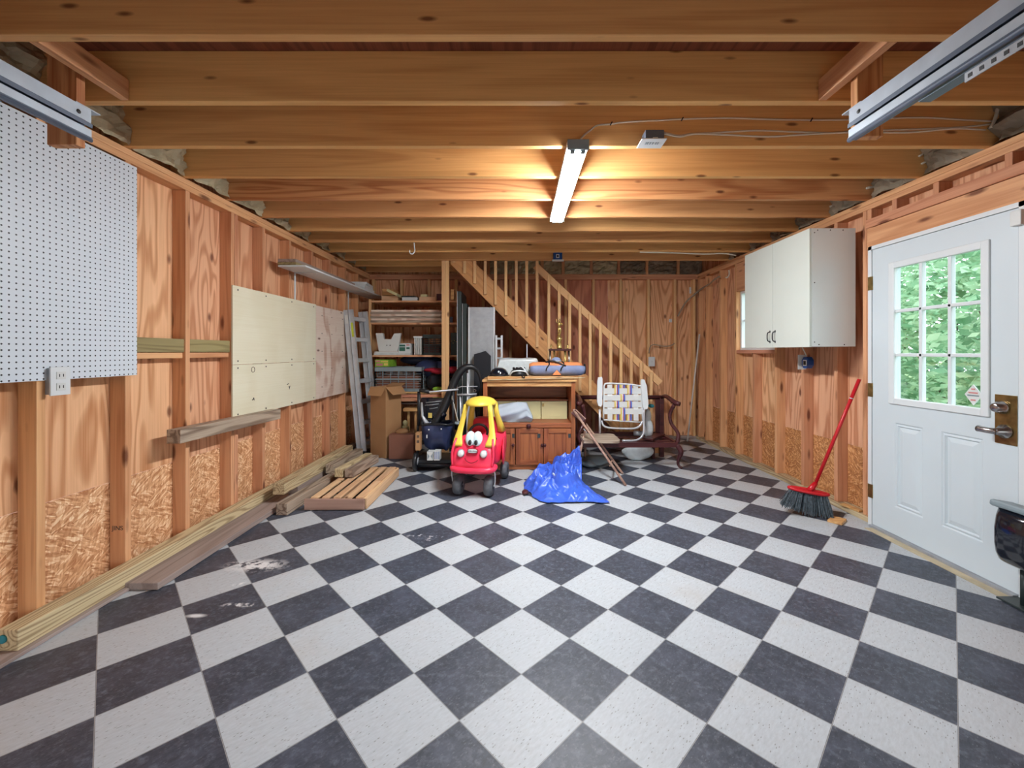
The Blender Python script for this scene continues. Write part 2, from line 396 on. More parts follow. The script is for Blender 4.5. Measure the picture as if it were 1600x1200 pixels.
def text(name, body, size, mat, W, parent, ext=.0006):
    cu = bpy.data.curves.new(name, 'FONT'); cu.body = body; cu.size = size; cu.extrude = ext; cu.align_x = 'CENTER'; cu.align_y = 'CENTER'
    tmp = bpy.data.objects.new(name + '_tmp', cu); COL.objects.link(tmp)
    dg = bpy.context.evaluated_depsgraph_get(); me = bpy.data.meshes.new_from_object(tmp.evaluated_get(dg))
    bpy.data.objects.remove(tmp); me.name = name; me.materials.clear(); me.materials.append(M[mat])
    o = bpy.data.objects.new(name, me); COL.objects.link(o); put(o, W, parent); return o
def facing(c, right, up):
    r, u = V(right).normalized(), V(up).normalized(); n = r.cross(u)
    m = Matrix((r, u, n)).transposed().to_4x4(); m.translation = V(c); return m

def crumple(b, amp, fr, seed=0):
    for v in b.bm.verts:
        v.co += noise.noise_vector(v.co * fr + V((seed, seed * 2.3, 0))) * amp
    return b

# ================================================================== THE SETTING
XL, XR, YB, YF, ZJ, ZS = -2.225, 2.66, 6.30, -.9, 2.45, 2.685
XLs, XRs, YBs = XL - .09, XR + .09, YB + .09
fl = panel('floor', XLs - .05, XRs, YF - .1, YBs + .05, -.05, 0, 'floor'); 
# the floor keeps world coordinates for its tile pattern
bpy.data.objects.remove(fl)
b = B(); b.box(XLs - .05, XRs, YF - .1, YBs + .05, -.05, 0)
tag(b.build('floor', 'floor', origin=V((0, 0, 0))), kind='structure')
b = B(); b.box(-30, 30, -30, 40, -.25, -.12)
tag(b.build('ground', 'grass', origin=V((0, 0, -.12))), kind='structure')
b = B(); b.box(-6, 6, -9, YF - .12, -.12, -.04)
tag(b.build('bounce_driveway', 'concrete', origin=V((0, -4, -.06))), kind='structure')  # unseen slab, put in to bounce daylight up to the ceiling

def struct(name, loc): return thing(name, None, None, loc, kind='structure')

wl = struct('wall_left', (XL, 3, 0))
studY = [-.86, -.45, -.03, .39, .81, 1.21, 1.60, 1.97, 2.41, 2.843, 3.29, 3.69, 4.115, 4.565, 4.986, 5.43, 5.86, 6.27]
for i, y in enumerate(studY):
    beam('stud', (XL - .045, y, .04), (XL - .045, y, 2.374), .089, .038, 'stud', wl, up=(0, 1, 0))
beam('stud', (XL - .045, 3.332, .04), (XL - .045, 3.332, 2.374), .089, .038, 'stud', wl, up=(0, 1, 0))
beam('sole_plate', (XL - .045, YF, .02), (XL - .045, YBs, .02), .089, .04, 'darkboard', wl)
for k, z in enumerate((2.393, 2.431)):
    beam('top_plate', (XL - .045, YF, z), (XL - .045, YBs, z), .089, .0375, 'stud', wl)
# sheets behind the studs: siding above, strand board below; one sheet per pair of bays
edges = [YF, .39, 1.60, 2.843, 4.115, 5.43, YBs]
for a, c in zip(edges, edges[1:]):
    panel('siding_sheet', XLs - .012, XLs, a + .001, c - .001, .555, 2.68, 'siding', wl)
    panel('strand_board', XLs - .012, XLs, a + .001, c - .001, 0, .552, 'osb', wl, 'y')
text('pencil_writing', 'JINS', .036, 'bark', Matrix.Translation((XL - .043, 2.3895, .295)) @ Matrix.Rotation(math.pi / 2, 4, 'X'), wl)
beam('blocking_board', (XL - .03, 2.43, pz(538.5, 2.45)), (XL - .03, 2.824, pz(538.5, 2.45)), .04, .088, 'greygreen', wl)
beam('blocking_board', (XL - .03, 2.862, pz(538.5, 2.45)), (XL - .03, 3.271, pz(538.5, 2.45)), .04, .088, 'greygreen', wl)
beam('blocking_board', (XL - .05, 2.43, pz(556, 2.45)), (XL - .05, 2.824, pz(556, 2.45)), .06, .038, 'stud', wl)
beam('blocking_board', (XL - .05, 2.862, pz(556, 2.45)), (XL - .05, 3.271, pz(556, 2.45)), .06, .038, 'stud', wl)

# ---- right wall, with the door opening (Y 2.18-3.16) and the window opening (Y 4.30-5.14)
wr = struct('wall_right', (XR, 3, 0))
DY0, DY1, DZ = 2.17, 3.17, 2.075
for y in (-.86, -.45, -.03, .39, .81, 1.21, 1.62, 2.04, 2.12, 3.215, 3.257, 3.555, 3.97, 4.385, 5.20, 5.60, 6.02, 6.27):
    beam('stud', (XR + .045, y, .04), (XR + .045, y, 2.374), .089, .038, 'stud', wr, up=(0, 1, 0))
beam('stud', (XR + .045, 4.80, .04), (XR + .045, 4.80, 1.27), .089, .038, 'stud', wr, up=(0, 1, 0))
beam('window_sill', (XR + .045, 4.406, 1.295), (XR + .045, 5.18, 1.295), .089, .04, 'sidingb', wr)
beam('window_header', (XR + .045, 4.406, 2.20), (XR + .045, 5.18, 2.20), .089, .34, 'stud', wr)
for a, c in ((YF, DY0 - .02), (DY1 + .03, YBs)):
    beam('sole_plate', (XR + .035, a, .02), (XR + .035, c, .02), .112, .04, 'treated', wr)
for z in (2.393, 2.431):
    beam('top_plate', (XR + .045, YF, z), (XR + .045, YBs, z), .089, .0375, 'stud', wr)
beam('door_header', (XR + .025, 2.04, 2.155), (XR + .025, 3.235, 2.155), .05, .15, 'stud', wr)
beam('door_header', (XR + .015, 2.04, 2.265), (XR + .015, 3.235, 2.265), .05, .065, 'stud', wr)
for y in (2.3, 2.7, 3.0):
    beam('cripple_stud', (XR + .045, y, 2.298), (XR + .045, y, 2.374), .089, .038, 'stud', wr, up=(0, 1, 0))
for (a, c, z0, z1) in ((YF, DY0, .525, 2.68), (DY0, DY1, DZ + .01, 2.68), (DY1, 4.40, .525, 2.68), (4.401, 5.18, .525, 1.30), (4.401, 5.18, 2.03, 2.68), (5.181, YBs, .525, 2.68)):
    panel('siding_sheet', XRs, XRs + .012, a, c, z0, z1, 'siding', wr)
for (a, c) in ((YF, DY0), (DY1, 4.385), (4.386, 5.60), (5.601, YBs)):
    panel('strand_board', XRs, XRs + .012, a, c, 0, .522, 'osbd', wr, 'y')

# ---- back wall
wb = struct('wall_back', (0, YB, 0))
for x in (583, 627, 670, 712.5, 755, 797.5, 841, 884, 927.5, 970, 1013.5, 1055, 1085):
    X = px(x, YB); beam('stud', (X, YB + .045, .04), (X, YB + .045, 2.374), .038, .089, 'baluster', wb, up=(0, 1, 0))
beam('sole_plate', (XL, YB + .045, .02), (XR, YB + .045, .02), .089, .04, 'darkboard', wb)
for z in (2.393, 2.431):
    beam('top_plate', (XL, YB + .045, z), (XR, YB + .045, z), .089, .0375, 'stud', wb)
xs = [XLs, -1.1, .12, 1.34, XRs]
for a, c in zip(xs, xs[1:]):
    panel('siding_sheet', a + .001, c - .001, YBs, YBs + .012, 0, 2.45, 'sidingb' if a > -2 and a < 1 else 'siding', wb)
panel('siding_sheet', XLs, XRs, YBs, YBs + .012, 2.452, 3.6, 'siding', wb)
for x in (763, 806, 847, 880, 924, 967, 1011, 1060):
    X = px(x, YB); beam('upper_stud', (X, YB + .045, 2.45), (X, YB + .045, 3.5), .038, .089, 'stud', wb, up=(0, 1, 0))

# ---- front wall behind the camera, the big garage opening in it
wf = struct('wall_front', (0, YF, 0))
for (a, c, z0, z1) in ((XLs, -1.95, 0, 2.68), (1.75, XRs, 0, 2.68), (-1.95, 1.75, 2.25, 2.68)):
    panel('siding_sheet', a, c, YF - .012, YF, z0, z1, 'siding', wf)
gd = struct('door_2', (0, YF - .03, 0))  # unseen sections added, lowered partway to cut daylight from behind
for k in range(3):
    b = B(); b.box(-1.98, 1.78, YF - .06, YF - .02, 1.0 + k * .43, 1.425 + k * .43, .004); b.build('added_door_section', 'white', gd)
# ---- ceiling: joists and subfloor
ce = struct('ceiling', (0, 3, ZJ))
jY = [-.5, -.09, .33, .74, 1.155, 1.565, 1.975, 2.40, 2.815, 3.23, 3.65, 4.07, 4.48, 4.91, 5.36]
for y in jY:
    beam('joist', (XLs + .01, y, ZJ + .1175), (XRs - .01, y, ZJ + .1175), .038, .233, 'joist2' if y == 3.23 else 'joist', ce)
for y in (5.72, 6.12):
    beam('joist', (XLs + .01, y, ZJ + .1175), (-.93, y, ZJ + .1175), .038, .233, 'joist', ce)
beam('stair_trimmer', (-.91, 5.38, ZJ + .1175), (-.91, YB, ZJ + .1175), .038, .233, 'joist', ce)
panel('subfloor', XLs, XRs, YF, 5.38, ZS, ZS + .018, 'sub', ce, 'y')
panel('subfloor', XLs, -.9, 5.38, YBs, ZS, ZS + .018, 'sub', ce, 'y')
panel('subfloor', 2.2, XRs, 5.38, YBs, ZS, ZS + .018, 'sub', ce, 'y')
# enclosure of the stairwell above
panel('stairwell_lining', -.9, -.88, 5.38, YBs, ZS + .018, 3.6, 'siding', ce)
panel('stairwell_lining', 2.18, 2.2, 5.38, YBs, ZS + .018, 3.6, 'siding', ce)
panel('stairwell_lining', -.9, 2.2, 5.36, 5.378, ZS + .02, 3.6, 'siding', ce)
panel('stairwell_lining', -.9, 2.2, 5.36, YBs, 3.6, 3.62, 'sub', ce, 'x')

# ---- insulation batts in the rim bays
def batt(x0, x1, y0, y1, z0, z1, mat, seed, axis):
    b = B(); n = 10
    def fn(u, v):
        y = y0 + (y1 - y0) * u; z = z0 + (z1 - z0) * v
        ed = min(u, 1 - u, .25) * 4 * .6 + .4
        d = .035 * ed + .05 * noise.noise(V((u * 3.1 + seed, v * 3.7, seed * 1.7))) + .02 * noise.noise(V((u * 9 + seed, v * 9, 3)))
        return (x0 + (x1 - x0) * d / abs(x1 - x0), y, z) if axis == 'x' else None
    if axis == 'x': b.grid(fn, 14, 12)
    else:
        def fy(u, v):
            ed = min(u, 1 - u, .2) * 5 * .6 + .4
            d = .03 * ed + .035 * noise.noise(V((u * 3.1 + seed, v * 3.7, seed * 1.7))) + .02 * noise.noise(V((u * 9 + seed, v * 8, 3)))
            return (x0 + (x1 - x0) * u, y0 - d, z0 + (z1 - z0) * v)
        b.grid(fy, 14, 10)
    return b.build('insulation_batt', mat, smooth=False)
bays = list(zip(jY, jY[1:]))
cat, ORD = 'insulation', ['nearest', 'second', 'third', 'fourth', 'fifth', 'sixth', 'seventh', 'eighth', 'ninth', 'tenth', 'eleventh']
for i, (a, c) in enumerate(bays):
    if a < 1.1: continue
    k = i - 4
    for side in (0, 1):
        x0 = XL + .015 if side == 0 else XR + .02
        x1 = x0 + (.1 if side == 0 else -.1)
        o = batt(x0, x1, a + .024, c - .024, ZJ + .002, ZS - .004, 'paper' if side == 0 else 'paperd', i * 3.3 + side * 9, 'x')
        where = ('left' if side == 0 else 'right')
        tag(o, 'crumpled paper insulation above the %s wall, %s joist bay from the camera' % (where, ORD[k]), cat, 'insulation batts above the side walls')
for a, c in ((5.38, 5.70), (5.74, 6.1)):
    o = batt(XL + .015, XL + .115, a + .03, c - .02, ZJ + .002, ZS - .004, 'paper', a * 7, 'x')
    tag(o, 'small kraft paper batt above the %s' % ('far left shelf end' if a < 5.5 else 'back left corner'), cat, 'insulation batts above the side walls')
xb = [763, 806, 847, 880, 924, 967, 1011, 1060, 1100]
for i, (a, c) in enumerate(zip(xb, xb[1:])):
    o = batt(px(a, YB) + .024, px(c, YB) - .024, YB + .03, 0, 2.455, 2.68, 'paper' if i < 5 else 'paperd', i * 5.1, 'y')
    tag(o, ('kraft faced batt above the back wall plate, %s' % ['behind the top balusters', 'between the upper balusters', 'left of the handrail top', 'just right of the handrail top', 'with dark printed lines', 'with one dark printed stripe', 'in reddish shade', 'in the dark right corner'][i]), cat, 'insulation batts over the back wall')

# ---- window behind the wall cabinet
wn = struct('window_1', (XR + .06, 4.8, 1.32))
for (y0, y1, z0, z1) in ((4.406, 5.18, 1.315, 1.345), (4.406, 5.18, 2.0, 2.03), (4.406, 4.44, 1.345, 2.0), (5.15, 5.18, 1.345, 2.0)):
    b = B(); b.box(XR + .05, XRs + .02, y0, y1, z0, z1); b.build('window_frame', 'white', wn)
b = B(); b.box(XRs - .01, XRs - .004, 4.44, 5.15, 1.345, 2.0); b.build('pane', 'glass', wn)
b = B(); b.box(XRs - .02, XRs + .0, 4.44, 5.15, 1.665, 1.685); b.build('muntin', 'white', wn)

# ---- the entry door
XD = 2.615
dr = struct('door_1', (XD + .02, 2.67, 0))
y0, y1 = 2.215, 3.13; g0, g1, gz0, gz1 = 2.385, 2.945, .968, 1.878
T = .042
def dbox(nm, a, c, z0, z1, x0=XD, x1=XD + T, mat='door', par=None, bev=0):
    b = B(); b.box(x0, x1, a, c, z0, z1, bev); return b.build(nm, mat, par or dr)
b = B()
for (a, c, z0, z1) in ((y0, g0, .02, 2.045), (g1, y1, .02, 2.045), (g0, g1, gz1, 2.045), (g0, g1, .80, gz0), (g0, g1, .02, .215), (2.62, 2.74, .215, .80)):
    b.box(XD, XD + T, a, c, z0, z1)
slab = b.build('door_slab', 'door', dr)
for (a, c) in ((g0, 2.62), (2.74, g1)):
    b = B()
    def ring(i, x): return [(x, a + i, .215 + i), (x, c - i, .215 + i), (x, c - i, .80 - i), (x, a + i, .80 - i)]
    b.loft([ring(0, XD), ring(.008, XD + .006), ring(.02, XD + .002), ring(.028, XD + .012), ring(.055, XD + .004)], caps=False)
    b.box(XD + .004, XD + T, a + .055, c - .055, .27, .745)
    b.build('door_panel', 'door', dr)
# lite frame, muntins, glass
b = B()
for (a, c, z0, z1) in ((g0 - .04, g0 + .005, gz0 - .04, gz1 + .04), (g1 - .005, g1 + .04, gz0 - .04, gz1 + .04), (g0, g1, gz1 - .005, gz1 + .04), (g0, g1, gz0 - .04, gz0 + .005)):
    b.box(XD - .012, XD + .01, a, c, z0, z1, .006)
b.build('window_surround', 'white', dr)
b = B()
for k in (1, 2):
    y = g0 + (g1 - g0) * k / 3; z = gz0 + (gz1 - gz0) * k / 3
    b.box(XD + .0, XD + .03, y - .011, y + .011, gz0, gz1, .004); b.box(XD + .0, XD + .03, g0, g1, z - .011, z + .011, .004)
b.build('muntin_grid', 'white', dr)
for i in range(3):
    for j in range(3):
        ya, yb2 = g0 + (g1 - g0) * i / 3, g0 + (g1 - g0) * (i + 1) / 3; za, zb = gz0 + (gz1 - gz0) * j / 3, gz0 + (gz1 - gz0) * (j + 1) / 3
        dbox('pane', ya + .003, yb2 - .003, za + .003, zb - .003, XD + .018, XD + .022, 'glass')
# diamond shaped sticker in the bottom pane nearest the handle
st = B(); cy_, cz_ = 2.447, 1.043
st.prism([(XD + .012, cy_ - .048, cz_), (XD + .012, cy_, cz_ + .06), (XD + .012, cy_ + .048, cz_), (XD + .012, cy_, cz_ - .06)], (.004, 0, 0))
stk = st.build('diamond_sticker', 'offwhite', dr)
for (dz, w, mt) in ((.033, .02, 'stickerred'), (.012, .05, 'stickerred'), (-.004, .062, 'crate'), (-.03, .026, 'stickerred')):
    b = B(); b.box(XD + .0105, XD + .0118, cy_ - w / 2, cy_ + w / 2, cz_ + dz - .004, cz_ + dz + .004); b.build('printed_line', mt, stk)
# lock plate, deadbolt, lever
lp = dbox('lock_plate', 2.218, 2.322, .795, 1.06, XD - .005, XD, 'brass', bev=.002)
mR = Matrix.Rotation(-math.pi / 2, 4, 'Y')
b = B(); b.lathe([(.036, 0), (.036, .012), (.028, .022), (.024, .045), (.018, .05)], Matrix.Translation((XD - .005, 2.283, .992)) @ mR)
db = b.build('deadbolt_knob', 'chrome', dr, True)
b = B(); b.lathe([(.037, 0), (.037, .01), (.02, .02), (.018, .055)], Matrix.Translation((XD - .005, 2.27, .865)) @ mR)
b.tube(bez([(XD - .055, 2.27, .865), (XD - .068, 2.3, .866), (XD - .07, 2.345, .868)], 4), [.017] * 8 + [.019], 12)
b.build('door_knob', 'chrome', dr, True)
for z in (1.80, 1.01, .26):
    dbox('hinge', 3.125, 3.165, z - .05, z + .05, XD - .006, XD, 'brass')
dbox('latch_bracket', 2.18, 2.23, 1.95, 2.03, XD - .03, XD, 'offwhite', bev=.004)
# jamb
jm = struct('trim_1', (XD, 2.67, 0))
for (a, c, z0, z1) in ((y1 + .004, y1 + .036, 0, 2.075), (y0 - .04, y0 - .004, 0, 2.075), (y0 - .04, y1 + .036, 2.049, 2.075)):
    b = B(); b.box(XD - .004, XRs + .02, a, c, z0, z1); b.build('door_jamb', 'white', jm)
b = B(); b.box(XD - .03, XRs + .03, y0, y1, 0, .018); b.build('threshold', 'alud', jm)
b = B(); b.box(XD - .085, XD - .03, y0 - .6, 3.10, 0, .004); tag(b.build('trim_2', 'threshold'), kind='structure')

# ---- outside the door: shrubs and a tree trunk
def shrub(name, label, c, r, nleaf, seed, size=.09):
    rnd = random.Random(seed); t = thing(name, label, 'shrub', (c[0], c[1], -.12))
    vs, fs = [], []
    for k in range(nleaf):
        while True:
            p = V((rnd.uniform(-1, 1), rnd.uniform(-1, 1), rnd.uniform(-1, 1)))
            if .25 < p.length < 1: break
        p = V((c[0] + p.x * r[0], c[1] + p.y * r[1], c[2] + p.z * r[2]))
        if p.z < -.1: continue
        d = V((rnd.uniform(-1, 1), rnd.uniform(-1, 1), rnd.uniform(-.8, .3))).normalized(); u = d.orthogonal().normalized(); s = size * rnd.uniform(.5, 1.2)
        i = len(vs); vs += [p, p + d * s * .5 + u * s * .26, p + d * s, p + d * s * .5 - u * s * .26]; fs.append((i, i + 1, i + 2, i + 3))
    me = bpy.data.meshes.new('foliage'); me.from_pydata([v - V((c[0], c[1], -.12)) for v in vs], [], fs); me.materials.append(M['leaf'])
    o = bpy.data.objects.new('foliage', me); COL.objects.link(o); put(o, Matrix.Translation((c[0], c[1], -.12)), t)
    b = B()
    for k in range(7):
        a = rnd.uniform(0, 6.28); e = V((c[0] + math.cos(a) * r[0] * .7, c[1] + math.sin(a) * r[1] * .7, c[2] + r[2] * rnd.uniform(.1, .8)))
        b.tube(bez([(c[0] + .05 * k - .15, c[1], -.12), (c[0] * .6 + e.x * .4, c[1] * .6 + e.y * .4, e.z * .45), e], 5), [.028 - .0022 * q for q in range(11)], 6)
    b.build('branches', 'bark', t)
shrub('shrub', 'bushy green shrub seen through the upper left door panes', (4.9, 5.9, 1.4), (.8, .9, 1.5), 3200, 3, .13)
shrub('shrub', 'pale green shrub close outside the right door panes', (5.0, 3.9, 1.3), (.8, .8, 1.5), 3000, 5, .14)
shrub('shrub', 'tall light green shrub far behind the others outside the door', (9.2, 9.0, 2.2), (2.6, 3.4, 2.6), 9000, 8, .28)

# ================================================================== ON THE LEFT WALL
XF = XL                                       # stud faces of the left wall
b = B(); b.box(XF + .001, XF + .008, 1.2, 2.455, 1.158, 2.36)
tag(b.build('pegboard', 'peg', origin=V((XF, 2.455, 1.165))), 'large white perforated pegboard sheet fixed to the studs of the left wall', 'pegboard')

def outlet(name, label, c, right, n, w, h, kind='outlet', mat='white', cat='outlet'):
    """wall plate centred at c; right = direction along its width, n = towards the room"""
    t = thing(name, label, cat, c)
    R, N = V(right).normalized(), V(n).normalized(); U = V((0, 0, 1))
    m = Matrix((R, N, U)).transposed().to_4x4(); m.translation = V(c) + N * .004
    b = B(); b.obox(m, w, .008, h, .002); b.build('face_plate', mat, t)
    if kind == 'outlet':
        for s in (-1, 1):
            b = B(); mm = m.copy(); mm.translation = V(c) + N * .009 + U * s * h * .2
            b.obox(mm, w * .46, .004, h * .26, .001); sk = b.build('socket', 'offwhite', t)
            b = B()
            for q in (-1, 1): b.obox(Matrix.Translation(R * q * w * .1) @ mm, w * .035, .006, h * .1)
            b.build('slots', 'ink', sk)
    else:
        b = B(); mm = m.copy(); mm.translation = V(c) + N * .012; b.obox(mm, w * .12, .012, h * .14); b.build('toggle', 'offwhite', t)
    return t
t = outlet('wall_outlet', 'white double outlet under the lower edge of the pegboard', (XF + .024, 2.025, 1.152), (0, 1, 0), (1, 0, 0), .088, .135)
b = B(); b.box(XF + .001, XF + .023, 1.985, 2.065, 1.09, 1.215); b.build('outlet_box', 'alud', t)

# pale plywood sheets
def sheet(name, label, y0, y1, z0, z1, mat, axis='y', x=XF, group=None, screws=()):
    o = panel(name, x + .001, x + .012, y0, y1, z0, z1, mat, None, axis); tag(o, label, 'plywood', group)
    if screws:
        for (y, z) in screws:
            b = B(); b.box(x + .0121, x + .0135, y - .006, y + .006, z - .006, z + .006); b.build('screw', 'ink', o)
    return o
up = sheet('plywood_sheet', 'upper pale plywood sheet on the left wall, under the white shelf', 3.27, 4.61, 1.193, 1.81, 'cream_ply', screws=[(y, z) for y in (3.33, 3.7, 4.12, 4.56) for z in (1.22, 1.78)])
lo = sheet('plywood_sheet', 'lower pale plywood sheet with a round knot plug, below a seam', 3.27, 4.61, .775, 1.19, 'cream_ply', screws=[(y, z) for y in (3.33, 3.7, 4.12, 4.56) for z in (.8, 1.165)])
b = B(); c = V((XF + .0135, px(393, -XF) and -XF * F / (CX - 393), 1.145))
b.tube([c + V((0, math.cos(a) * .022, math.sin(a) * .022)) for a in [k * math.pi / 8 for k in range(16)]], .0022, 6, closed=True); b.build('knot_plug', 'bark', lo)
for (y, z, a, l) in ((4.05, .985, .2, .03), (4.08, .95, 1.2, .035), (4.07, .955, 2.0, .02), (3.52, .9, .5, .03), (3.53, .9, 1.9, .025)):
    b = B(); b.bar((XF + .013, y - math.cos(a) * l / 2, z - math.sin(a) * l / 2), (XF + .013, y + math.cos(a) * l / 2, z + math.sin(a) * l / 2), .002, .006); b.build('pencil_mark', 'ink', lo)
sheet('plywood_sheet', 'narrow whitewashed sheet with reddish grain, left of the ladder', 4.615, 5.5, .775, 1.80, 'white_osb', 'y', screws=[(y, z) for y in (4.75, 5.0, 5.3) for z in (.9, 1.1, 1.3, 1.5, 1.7)])

# board screwed across the studs
tag(beam('wall_board', (XF + .046, 2.667, .757), (XF + .046, 3.79, .738), .088, .088, 'greyed'), 'weathered square timber resting across the left wall studs at waist height', 'timber')

# long white shelf with two boards on it
sh = thing('wall_shelf', 'long white shelf running along the left wall towards the back corner', 'shelf', (XF, 5, 2.08))
for z in (0,):
    b = B(); b.box(XF + .002, -1.968, 3.9, 6.25, 2.078, 2.094, .002); b.build('shelf_board', 'white', sh)
for y in (4.19, 5.50):
    b = B(); b.bar((XF + .006, y, 2.075), (XF + .006, y, 1.80), .022, .005, (1, 0, 0)); b.bar((XF + .006, y, 2.073), (-2.0, y, 2.073), .022, .005)
    b.build('shelf_bracket', 'white', sh)
tag(beam('shelf_plank', (XF + .092, 3.885, 2.107), (XF + .092, 5.2, 2.107), .172, .024, 'greygreen'), 'lower of two brown planks lying on the long white shelf', 'plank', 'planks on the white shelf')
tag(beam('shelf_plank', (XF + .087, 3.892, 2.135), (XF + .087, 5.3, 2.135), .166, .03, 'darkboard'), 'upper of two brown planks lying on the long white shelf', 'plank', 'planks on the white shelf')

def pbox(name, x0, x1, y0, y1, Y, dep, mat, label=None, cat=None, par=None, rot=0, bev=.003, group=None, z0=None, seat=None):
    """box whose front face covers the given pixels at depth Y; seat = height of the surface it stands on"""
    X0, X1 = px(x0, Y), px(x1, Y); Z1, Z0 = pz(y0, Y), pz(y1, Y)
    if seat is not None: Z0 = seat + .001
    m = Matrix.Translation(((X0 + X1) / 2, Y + dep / 2, (Z0 + Z1) / 2)) @ Matrix.Rotation(rot, 4, 'Z')
    b = B(); b.obox(m, X1 - X0, dep, Z1 - Z0, bev); o = b.build(name, mat, par)
    if label: tag(o, label, cat, group)
    return o
SHT = 2.0945
for (x0, x1, y0, y1, Y, l) in ((563, 590, 460.5, 466, 5.3, 'lowest'), (565, 592, 455, 460, 5.32, 'middle'), (564, 589, 449, 454.5, 5.3, 'topmost')):
    pass
pz0 = SHT
for i, (w_, h_, l) in enumerate(((.2, .035, 'lowest'), (.19, .03, 'middle'), (.2, .032, 'topmost'))):
    b = B(); b.obox(Matrix.Translation((-2.085, 5.62, pz0 + h_ / 2 + .001)) @ Matrix.Rotation(.06 * i, 4, 'Z'), w_, .36, h_, .002)
    tag(b.build('flat_box', 'white'), '%s of the flat white boxes stacked at the far end of the white shelf' % l, 'box', 'flat boxes on the white shelf'); pz0 += h_ + .002
    if i == 2:
        o = bpy.data.objects['flat_box.002']
        b = B(); b.box(-2.15, -2.03, 5.44, 5.80, pz0 + .0001, pz0 + .0008); b.build('printed_label', 'crate', o)

# ================================================================== TIMBER ON THE FLOOR
def timber(label, p0, p1, w, h, mat, name='timber', group='timbers on the floor by the left wall'):
    return tag(beam(name, p0, p1, w, h, mat, bev=.004), label, 'timber', group)
t1 = timber('long treated post lying along the foot of the left wall, nearest to the viewer', (XF + .047, 1.80, .062), (XF + .047, 4.9, .062), .09, .09, 'treated')
b = B(); b.lathe([(.018, 0), (.018, .006), (.013, .012)], Matrix.Translation((XF + .03, 1.80, .07)) @ Matrix.Rotation(math.pi / 2, 4, 'X')); b.build('bolt', 'teal', t1, True)
tag(beam('wood_strip', (XF + .06, 1.6, .009), (XF + .06, 2.38, .009), .115, .016, 'darkboard'), 'thin dark strip under the near end of the long post', 'plank')
timber('broad dark plank lying flat on the tiles beside the long post', (-2.045, 2.29, .021), (-2.045, 4.6, .021), .18, .038, 'darkboard', 'floor_plank')
timber('pale square post lying on top, uppermost at the wall side of the pile', (-1.99, 3.50, .157), (-1.99, 4.95, .157), .098, .094, 'treated')
timber('low dark timber filling the gap under the uppermost pale post', (-1.99, 3.72, .0745), (-1.99, 4.8, .0745), .09, .066, 'darkboard')
timber('knotty square post with its end nearest the viewer, left of the pallet', (-1.875, 3.34, .048), (-1.80, 4.75, .048), .092, .094, 'greyed')
timber('weathered brown post lying across the far end of the pile by the ladder', (-1.915, 4.16, .150), (-1.88, 4.88, .150), .088, .088, 'greyed') if False else None
timber('short brown post resting on the knotty post, behind its knot', (-1.862, 4.16, .141), (-1.835, 4.86, .141), .085, .088, 'greyed')
timber('light yellowish post end on the pallet, left of its darker neighbour', (-1.70, 3.98, .152), (-1.64, 4.62, .152), .078, .078, 'treated')
timber('dark weathered post on the pallet with a bright yellow cut end', (-1.60, 3.97, .152), (-1.54, 4.53, .152), .078, .078, 'greyed')

pl = thing('pallet', 'low slatted wooden pallet lying on the tiles beside the timbers', 'pallet', (-1.5, 3.93, 0))
P0, P1, PY0, PY1, PZ = -1.72, -1.26, 3.46, 4.38, .105
for x in (P0 + .02, (P0 + P1) / 2, P1 - .02):
    beam('stringer', (x, PY0 + .02, PZ / 2), (x, PY1 - .02, PZ / 2), .034, PZ - .034, 'pallet', pl)
for k in range(5):
    x = P0 + .046 + k * (P1 - P0 - .092) / 4
    for (a, c) in ((PY0, 3.915), (3.925, PY1)):
        beam('deck_slat', (x, a, PZ - .008), (x, c, PZ - .008), .060, .015, 'pallet', pl)
beam('end_board', (P0 - .03, PY0 - .009, .05), (P1, PY0 - .009, .05), .016, .088, 'foldwood', pl)
beam('end_board', (P0, PY1 + .009, .05), (P1, PY1 + .009, .05), .016, .088, 'pallet', pl)
beam('side_board', (P1 + .009, PY0, .052), (P1 + .009, PY1, .052), .016, .086, 'pallet', pl)

# ================================================================== LADDER
ld = thing('extension_ladder', 'silver aluminium extension ladder leaning against the left wall by the shelves', 'ladder', (-1.98, 5.5, 0))
LT0, LT1 = V((-2.13, 5.36, 1.83)), V((-1.955, 5.36, .0))        # near rail line, top and foot
dY = V((.085, .27, 0)); d = (LT1 - LT0).normalized(); s_ = d.cross(V((0, 1, 0))).normalized()
for k, (off, z) in enumerate(((0, 0), (.062, .0))):
    for q in (0, 1):
        p0 = LT0 + dY * q + s_ * -off; p1 = LT1 + dY * q + s_ * -off
        b = B(); b.obox(frame(p0, p1, (0, 1, 0)), (p1 - p0).length, .052, .03, .003)
        for e in (-1, 1): b.obox(Matrix.Translation(V((0, -.004, 0)) + s_ * e * .024) @ frame(p0, p1, (0, 1, 0)), (p1 - p0).length, .006, .036)
        b.build('rail', 'alu', ld)
for k in range(7):
    p = LT0.lerp(LT1, .06 + k * .145) - s_ * .03
    beam('rung', p + V((.004, .015, 0)), p + dY - V((.004, .015, 0)), .085, .05, 'alu', ld)
b = B(); p = LT0.lerp(LT1, .14); b.obox(Matrix.Translation(V((.002, -.0205, 0))) @ frame(LT0.lerp(LT1, .08), LT0.lerp(LT1, .2), (0, 1, 0)), .18, .024, .002)
b.build('warning_sticker', plain('yellow_label', (214, 222, 72), .5), ld)
b = B(); b.obox(Matrix.Translation(V((.004, -.022, 0)) - s_ * .062) @ frame(LT0.lerp(LT1, .03), LT0.lerp(LT1, .1), (0, 1, 0)), .11, .04, .002); b.build('white_sticker', 'offwhite', ld)
for q in (0, 1):
    b = B(); b.obox(Matrix.Translation(LT1 + dY * q - s_ * .031 + V((0, 0, .022))), .13, .05, .04, .006); b.build('foot', 'black', ld)

